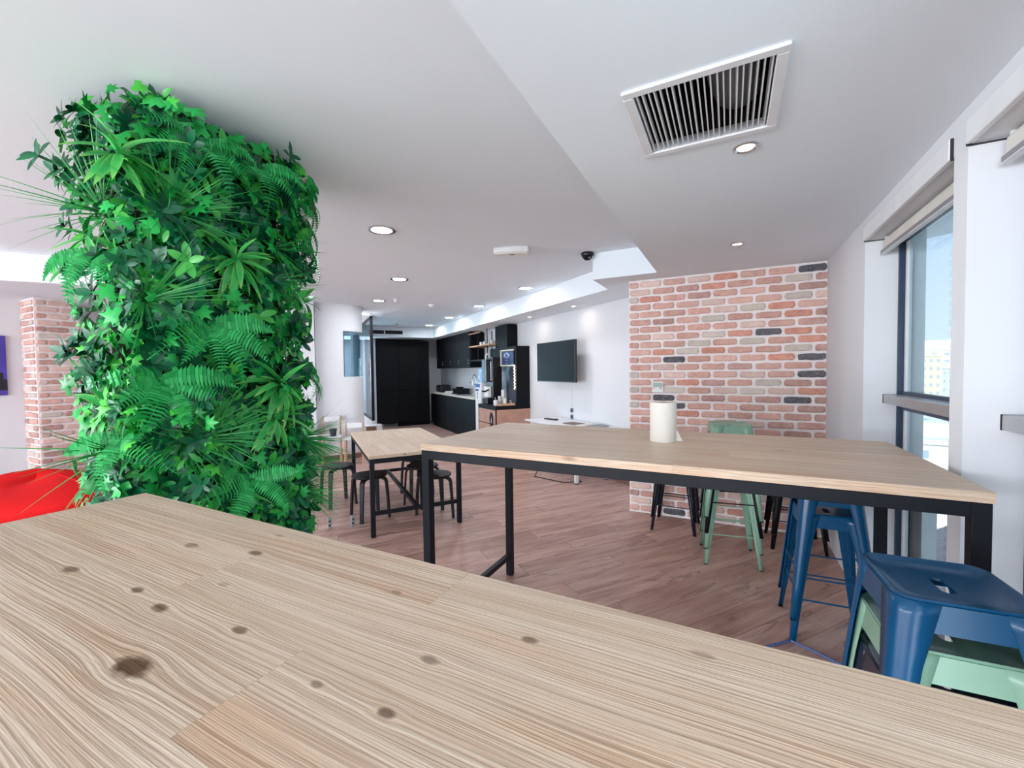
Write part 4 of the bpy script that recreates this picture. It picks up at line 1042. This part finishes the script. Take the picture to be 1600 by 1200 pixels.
def fern(L=0.30, W=0.10, n=15, droop=0.9):
    v = []; f = []; pts = []
    for i in range(n+1):
        q = i/n; a = droop*q; pts.append((q*L*(1-0.22*droop*q), L*0.16*sin(pi*q*0.8) - droop*0.45*L*q*q))
    for i in range(n):
        (y0, z0), (y1, z1) = pts[i], pts[i+1]; k = len(v)
        v += [(-0.0012,y0,z0),(0.0012,y0,z0),(0.0012,y1,z1),(-0.0012,y1,z1)]; f.append((k,k+1,k+2,k+3))
        q = (i+0.5)/n; w = W*0.5*(sin(pi*min(1,0.15+q*0.85))**0.8); dy = (y1-y0)
        for s in (-1, 1):
            k = len(v)
            v += [(0,y0,z0),(s*w*0.5,y0+dy*0.05,z0+0.03*w),(s*w,y0+dy*0.85,z0-0.22*w),(s*w*0.5,y0+dy*0.98,z0+0.03*w),(0,y0+dy*0.85,z0)]
            f.append((k,k+1,k+2,k+3,k+4) if s > 0 else (k+4,k+3,k+2,k+1,k))
    return v, f
def tuft(n, L, seed, spread=0.6):
    q = random.Random(seed); V = []; F = []
    for _ in range(n):
        az = q.uniform(0, 2*pi); el = q.uniform(0.15, spread)*pi*0.5; l = L*q.uniform(0.6, 1.1); w = q.uniform(0.003, 0.006); dr = q.uniform(0.1, 0.55)
        d = Vector((cos(az)*sin(el), sin(az)*sin(el), cos(el))); sd_ = Vector((-sin(az), cos(az), 0)); k = len(V)
        for i in range(5):
            t_ = i/4; p = d*l*t_ + Vector((cos(az), sin(az), -0.3))*dr*l*0.5*t_*t_; ww = w*(1-t_*0.92)
            V += [tuple(p - sd_*ww), tuple(p + sd_*ww)]
        for i in range(4): F.append((k+2*i, k+2*i+1, k+2*i+3, k+2*i+2))
    return V, F
def frame_at(p, axis, normal):
    y = Vector(axis).normalized(); z = Vector(normal); z = (z - y*z.dot(y)).normalized(); x = y.cross(z)
    return Matrix(((x.x,y.x,z.x,p[0]),(x.y,y.y,z.y,p[1]),(x.z,y.z,z.z,p[2]),(0,0,0,1)))
FACES = [('E', Vector((1,0,0)), Vector((0,1,0)), HX, HY), ('S', Vector((0,-1,0)), Vector((1,0,0)), HY, HX), ('N', Vector((0,1,0)), Vector((1,0,0)), HY, HX), ('W', Vector((-1,0,0)), Vector((0,1,0)), HX, HY), ('SE', Vector((0.707,-0.707,0)), Vector((0.707,0.707,0)), 0.345, 0.10), ('NE', Vector((0.707,0.707,0)), Vector((-0.707,0.707,0)), 0.345, 0.10)]
def spot(face, q, z=None, out=None):
    """random place on a face of the column -> point, normal, tangent"""
    nm, n, t, d, w = face; u = q.uniform(-w-0.05, w+0.05); zz = q.uniform(0.02, ZH-0.03) if z is None else z
    o = q.uniform(-0.02, 0.10) if out is None else out
    return n*(d+o) + t*u + Vector((0,0,zz)), n, t
def leaf_frame(face, q, out=None, tilt=(0.1, 0.8), down=0.25):
    p, n, t = spot(face, q, None, out); a = q.uniform(0, 2*pi)
    tang = t*cos(a) + Vector((0,0,1))*sin(a) - Vector((0,0,down)); ax = tang.normalized() + n*q.uniform(*tilt)
    nn = n + t*q.uniform(-.5,.5) + Vector((0,0,q.uniform(-.1,.7)))
    if p.z + ax.normalized().z*0.06 > ZH-0.01: ax.z = -abs(ax.z)
    return frame_at(p, ax, nn)
def scatter(name, mat, shape, n, sizes, weights=(42,24,18,6,9,7), **kw):
    m = MB()
    V, F = shape
    for _ in range(n):
        fc = rp.choices(FACES, weights)[0]; mt = leaf_frame(fc, rp, **kw); s = rp.uniform(*sizes)
        vs = [mt @ Vector((x*s, y*s, z*s)) for x, y, z in V]
        zm = max(p.z for p in vs)
        if zm > ZH-0.004: vs = [p - Vector((0,0,zm-ZH+0.004+rp.uniform(0,.03))) for p in vs]
        m.add(vs, F)
    o = m.build(name, mat, gc, smooth='all'); o['kind'] = 'stuff'; return o
# dense cover
scatter('ivy_cover', M['ivy'], ivy(), 1700, (0.040, 0.072), out=None)
scatter('bright_ivy_cover', M['ivy2'], ivy(), 550, (0.036, 0.066))
scatter('sprig_cover', M['sprig'], oval(1.0, 0.40, 0.2), 2200, (0.042, 0.072))
# dark rosettes joined
ros = MB(); OV = oval(1.0, 0.40, 0.18, 0.15)
for _ in range(620):
    fc = rp.choices(FACES, (42,24,20,8,9,7))[0]; p, n, t = spot(fc, rp, None, rp.uniform(0.03, 0.11)); c = (n + t*rp.uniform(-.5,.5) + Vector((0,0,rp.uniform(-.3,.5)))).normalized()
    if p.z > ZH-0.07: continue
    u = c.orthogonal().normalized(); w = c.cross(u)
    for k in range(rp.randint(6, 9)):
        a = 2.4*k + rp.uniform(-.2,.2); ax = u*cos(a) + w*sin(a) + c*(0.25+0.09*k); s = rp.uniform(0.048, 0.078)
        mt = frame_at(p, ax, c); ros.add([mt @ Vector((x*s,y*s,z*s)) for x,y,z in OV[0]], OV[1])
o = ros.build('rosette_cover', M['oval'], gc, smooth='all'); o['kind'] = 'stuff'
# individual leaves that can be picked out
def mesh_of(name, shape, mat): return MB().add(*shape).mesh(name, mat, smooth='all')
ivm = [mesh_of('ivy_leaf', ivy(s), M['ivy'] if k else M['ivy2']) for k, s in enumerate((0.072, 0.066, 0.078, 0.06))]
for k in range(150):
    fc = rp.choices(FACES, (56,20,14,0,6,6))[0]; mt = leaf_frame(fc, rp, out=rp.uniform(0.09, 0.13), tilt=(0.05, 0.6))
    if mt.translation.z > ZH-0.08: continue
    o = put(ivm[k % 4], 'ivy_leaf', gc); o.matrix_local = mt
ovm = [mesh_of('glossy_leaf', oval(s, 0.40, 0.16, 0.14), M['oval']) for s in (0.066, 0.074, 0.082)]
spm = [mesh_of('sprig_leaf', oval(s, 0.44, 0.2, 0.14), M['sprig']) for s in (0.066, 0.078)]
def rosette(p, c, n, meshes, name, s0=0.25):
    u = c.orthogonal().normalized(); w = c.cross(u); a0 = rp.uniform(0, 6)
    for k in range(n):
        a = a0 + 2.4*k + rp.uniform(-.2,.2); ax = u*cos(a) + w*sin(a) + c*(s0+0.1*k)
        o = put(rp.choice(meshes), name, gc); o.matrix_local = frame_at(p, ax, c)
# twig with dark rosettes sticking out to the left at the top
E_ = FACES[0]; S_ = FACES[1]; N_ = FACES[2]
tw = MB().tube([(0.0,-0.28,2.36),(-0.04,-0.38,2.37),(-0.07,-0.46,2.36),(-0.09,-0.52,2.38)], 0.006, 6).build('twig', M['oval'], gc)
for (x,y,z) in [(-0.05,-0.38,2.37),(-0.08,-0.45,2.36),(-0.09,-0.52,2.38),(-0.02,-0.34,2.33),(-0.06,-0.42,2.33)]:
    rosette(Vector((x,y,z)), Vector((0.2,-0.9,0.25)).normalized(), 7, ovm, 'glossy_leaf', 0.1)
for (x,y,z) in [(-0.02,-0.40,2.52),(0.02,-0.42,2.47)]: rosette(Vector((x,y,z)), Vector((0.1,-0.9,0.3)).normalized(), 7, ovm, 'glossy_leaf')
for k in range(24):
    p, n, t = spot(rp.choices(FACES, (58,20,14,0,6,6))[0], rp, rp.uniform(0.8, 2.55), rp.uniform(0.10, 0.13)); rosette(p, (n + Vector((0,0,rp.uniform(-.2,.4)))).normalized(), 8, ovm, 'glossy_leaf')
for k in range(30):
    p, n, t = spot(rp.choices(FACES, (58,20,14,0,6,6))[0], rp, rp.uniform(0.8, 2.55), rp.uniform(0.10, 0.13)); rosette(p, (n + Vector((0,0,rp.uniform(-.2,.4)))).normalized(), 5, spm, 'sprig_leaf')
# ferns: clusters of arching fronds; (y, z) on the front face, or a corner
frm = [mesh_of('fern_frond', fern(L, W, 21, d), M['fern']) for L, W, d in ((0.30,0.105,0.9),(0.34,0.115,1.1),(0.26,0.095,0.6))]
def ferns(p, n, count, spread, up=0.3, down=0.7):
    p = Vector(p); t = Vector((0,0,1)).cross(n).normalized()
    for k in range(count):
        a = -spread + 2*spread*k/max(1,count-1) + rp.uniform(-.12,.12)
        ax = t*sin(a) + Vector((0,0,0.12-0.85*cos(a))) + n*rp.uniform(0.35,0.7)
        if p.z > ZH-0.35: ax.z = min(ax.z, 0.0)
        o = put(rp.choice(frm), 'fern_frond', gc); o.matrix_local = frame_at(p, ax, n + Vector((0,0,rp.uniform(0.2,0.7))))
def front(y, z, out=0.12): return Vector((HX+out, y-1.18, z))
EN = Vector((1,0,0)); NE = Vector((0.6,0.8,0)).normalized(); SE = Vector((0.5,-0.86,0)).normalized()
for y, z, c in [(1.02,2.50,6),(1.28,2.50,5),(1.04,1.72,7),(0.86,1.48,6),(1.2,1.0,4)]: ferns(front(y,z,0.12), EN, c, 1.5)
ferns((HX+0.04,HY+0.07,2.50), NE, 10, 1.4); ferns((HX+0.06,HY+0.02,2.35), NE, 7, 1.2); ferns((HX+0.04,HY+0.06,2.2), NE, 5, 1.2)
ferns((HX+0.02,HY+0.06,1.52), NE, 9, 1.4)
ferns((0.02,-HY-0.06,2.02), SE, 6, 0.9); ferns((0.10,-HY-0.04,1.25), SE, 3, 1.0)
# lance-leaved rosettes
lam = [mesh_of('lance_leaf', oval(L, W, d, 0.3, 7, 0.75), M['lance']) for L, W, d in ((0.16,0.20,0.45),(0.19,0.18,0.7),(0.13,0.23,0.4))]
def lances(p, n, c, s0=0.12):
    p = Vector(p); u = n.orthogonal().normalized(); w = n.cross(u)
    for k in range(c):
        a = 2.4*k + rp.uniform(-.4,.4); el = rp.uniform(0.05, 1.1)*(0.5+k/c)
        ax = u*cos(a) + w*sin(a) + n*el + Vector((0,0,0.12))
        o = put(rp.choice(lam), 'lance_leaf', gc); o.matrix_local = frame_at(p + n*rp.uniform(-.02,.03), ax, n*0.55 + Vector((0,0,0.75)) + u*rp.uniform(-.3,.3))
for y, z, c in [(0.76,2.33,20),(1.17,2.03,26),(1.37,1.44,22),(1.34,1.27,22)]: lances(front(y,z,0.11), EN, c)
lances((0.04,-HY-0.06,1.36), SE, 12); lances((HX,HY+0.09,1.90), NE, 8); lances((-0.02,-HY-0.08,2.08), SE, 7); lances(front(1.1,0.95,.08), EN, 9); lances(front(0.98,0.82,.08), EN, 7)
# grass tufts
for k, (p, n, ct, L) in enumerate([(front(0.93,2.18,.06), EN, 60, .33), ((-0.04,-HY-0.02,2.20), SE, 60, .34), (front(1.38,2.15,.06), NE, 80, .28), (front(1.36,1.98,.06), NE, 80, .28), (front(0.84,1.80,.06), EN, 45, .33),
       ((HX+0.03,HY+0.03,1.15), NE, 110, .32), ((HX+0.03,HY+0.03,0.86), NE, 80, .28), (front(0.95,1.22,.06), EN, 55, .34), (front(1.06,1.22,.06), EN, 50, .33), ((0.0,-HY-0.04,1.18), SE, 30, .34), ((HX+0.02,HY+0.02,1.02), NE, 90, .30)]):
    o = MB().add(*tuft(ct, L, 300+k)).build('grass_tuft', M['grass'], gc); o['kind'] = 'stuff'
    up = (n + Vector((0,0,-0.35 if n is NE else 0.15))).normalized(); z = up; x = Vector((0,0,1)).cross(z).normalized(); y = z.cross(x)
    o.matrix_local = Matrix(((x.x,y.x,z.x,p[0]),(x.y,y.y,z.y,p[1]),(x.z,y.z,z.z,p[2]),(0,0,0,1)))
# ================================================================ TOWN OUTSIDE THE WINDOWS (the room is on a high floor)
GZ = -24.0
ground = struct(MB().box(1.5, -60, GZ-1, 900, 1500, GZ).build('trim_3', plain('town_ground', (206, 206, 196), 0.9, var=0.08, nscale=0.02)))
struct(MB().box(0.935, 3.44, -6, 1.055, 3.75, 3.4).box(0.935, 3.44, -6, 1.125, 3.70, 0.72).build('trim_4', plain('outside_concrete', (226, 236, 240), 0.8, var=0.04)))
pal = [plain('facade_%d' % i, c, 0.85, var=0.03, nscale=0.2) for i, c in enumerate([(236,232,226),(224,206,178),(204,210,214),(232,224,208),(242,240,238)])]
wn = plain('far_window', (168, 182, 194), 0.3); rf = plain('far_roof', (224, 220, 212), 0.9)
LB = ['white apartment block with rows of small windows', 'sand coloured tower block', 'grey glazed office block', 'cream block with a stepped roof', 'bright white low block']
rc = random.Random(8)
def building(x, y, w, d, h, kind, label, rows, cols):
    t = thing('building', label, 'building', (x, y, GZ), rc.uniform(-.25,.25), 'town buildings outside the window')
    MB().box(-w/2,-d/2,0,w/2,d/2,h).build('wall', pal[kind], t)
    MB().box(-w/2-.3,-d/2-.3,h,w/2+.3,d/2+.3,h+0.8).build('roof_parapet', rf, t)
    MB().box(-w*0.2,-d*0.2,h+0.8,w*0.15,d*0.2,h+3.0).build('roof_hut', pal[kind], t)
    m = MB()
    for r_ in range(rows):
        for c in range(cols):
            a = -w/2 + w*(c+0.3)/cols; b = -w/2 + w*(c+0.7)/cols; z0 = h*(r_+0.3)/rows; z1 = h*(r_+0.7)/rows
            m.box(a, -d/2-0.05, z0, b, -d/2+0.05, z1)
            a = -d/2 + d*(c+0.3)/cols; b = -d/2 + d*(c+0.7)/cols; m.box(-w/2-0.05, a, z0, -w/2+0.05, b, z1)
    m.build('windows', wn, t)['kind'] = 'stuff'
SP = [(30,95,15,12,13,0),(38,118,14,12,16,2),(46,160,18,16,14,4),(70.5,228,6.5,7,29,1),(79,238,5,6,24,2),(84,262,24,18,32,0),(109,335,15,16,35,4),(128,366,20,18,31,3),(133,405,60,24,40,0),(52,196,14,10,9,0),
      (60,120,16,14,18,3),(80,150,20,16,22,0),(95,110,22,18,20,1),(120,210,26,20,26,4),(150,160,24,20,24,0),(150,300,40,24,33,2),(70,70,18,16,16,4),(110,60,20,16,20,3),(36,60,14,12,11,4),(190,260,40,24,30,0)]
ways = ['nearest below the window','just behind the nearest one','standing lower in the middle distance','rising in the middle of the view','in front of the sand tower','behind the sand tower','long and pale under the horizon','right of the long pale one','highest on the horizon','low beside the trees',
        'right of the nearest one','second to the right','third to the right','far to the right on the slope','wide and right of the view','dark one far right','close to the right below','closest at the far right','directly below on the right','last on the right horizon']
for i, (x, y, w, d, h, k) in enumerate(SP):
    building(x, y, w, d, h, k, LB[k] + ', ' + ways[i], max(3, int(h/3.2)), max(3, int(w/3.5)))
tg = leaf_mat('tree_green', (120,160,110), (170,196,140), 0.8)
belt = MB(); q = random.Random(4)
for i in range(26):
    x, y = (q.uniform(34, 92), q.uniform(125, 215)) if i < 18 else (q.uniform(32, 46), q.uniform(103, 112))
    for _ in range(110):
        a, b = q.uniform(0,2*pi), q.uniform(-1,1); r_ = 2.6*q.uniform(.5,1); c = Vector((x+r_*cos(a)*sqrt(1-b*b), y+r_*sin(a)*sqrt(1-b*b), GZ+4.4+r_*b*1.4)); u = Vector((q.uniform(-1,1),q.uniform(-1,1),q.uniform(-1,1)))*0.9; w_ = u.orthogonal().normalized()*0.7
        belt.add([c-u, c+w_, c+u, c-w_], [(0,1,2,3)])
o = tag(belt.build('tree_belt', tg), 'pale green belt of trees between the town buildings', 'trees'); o['kind'] = 'stuff'
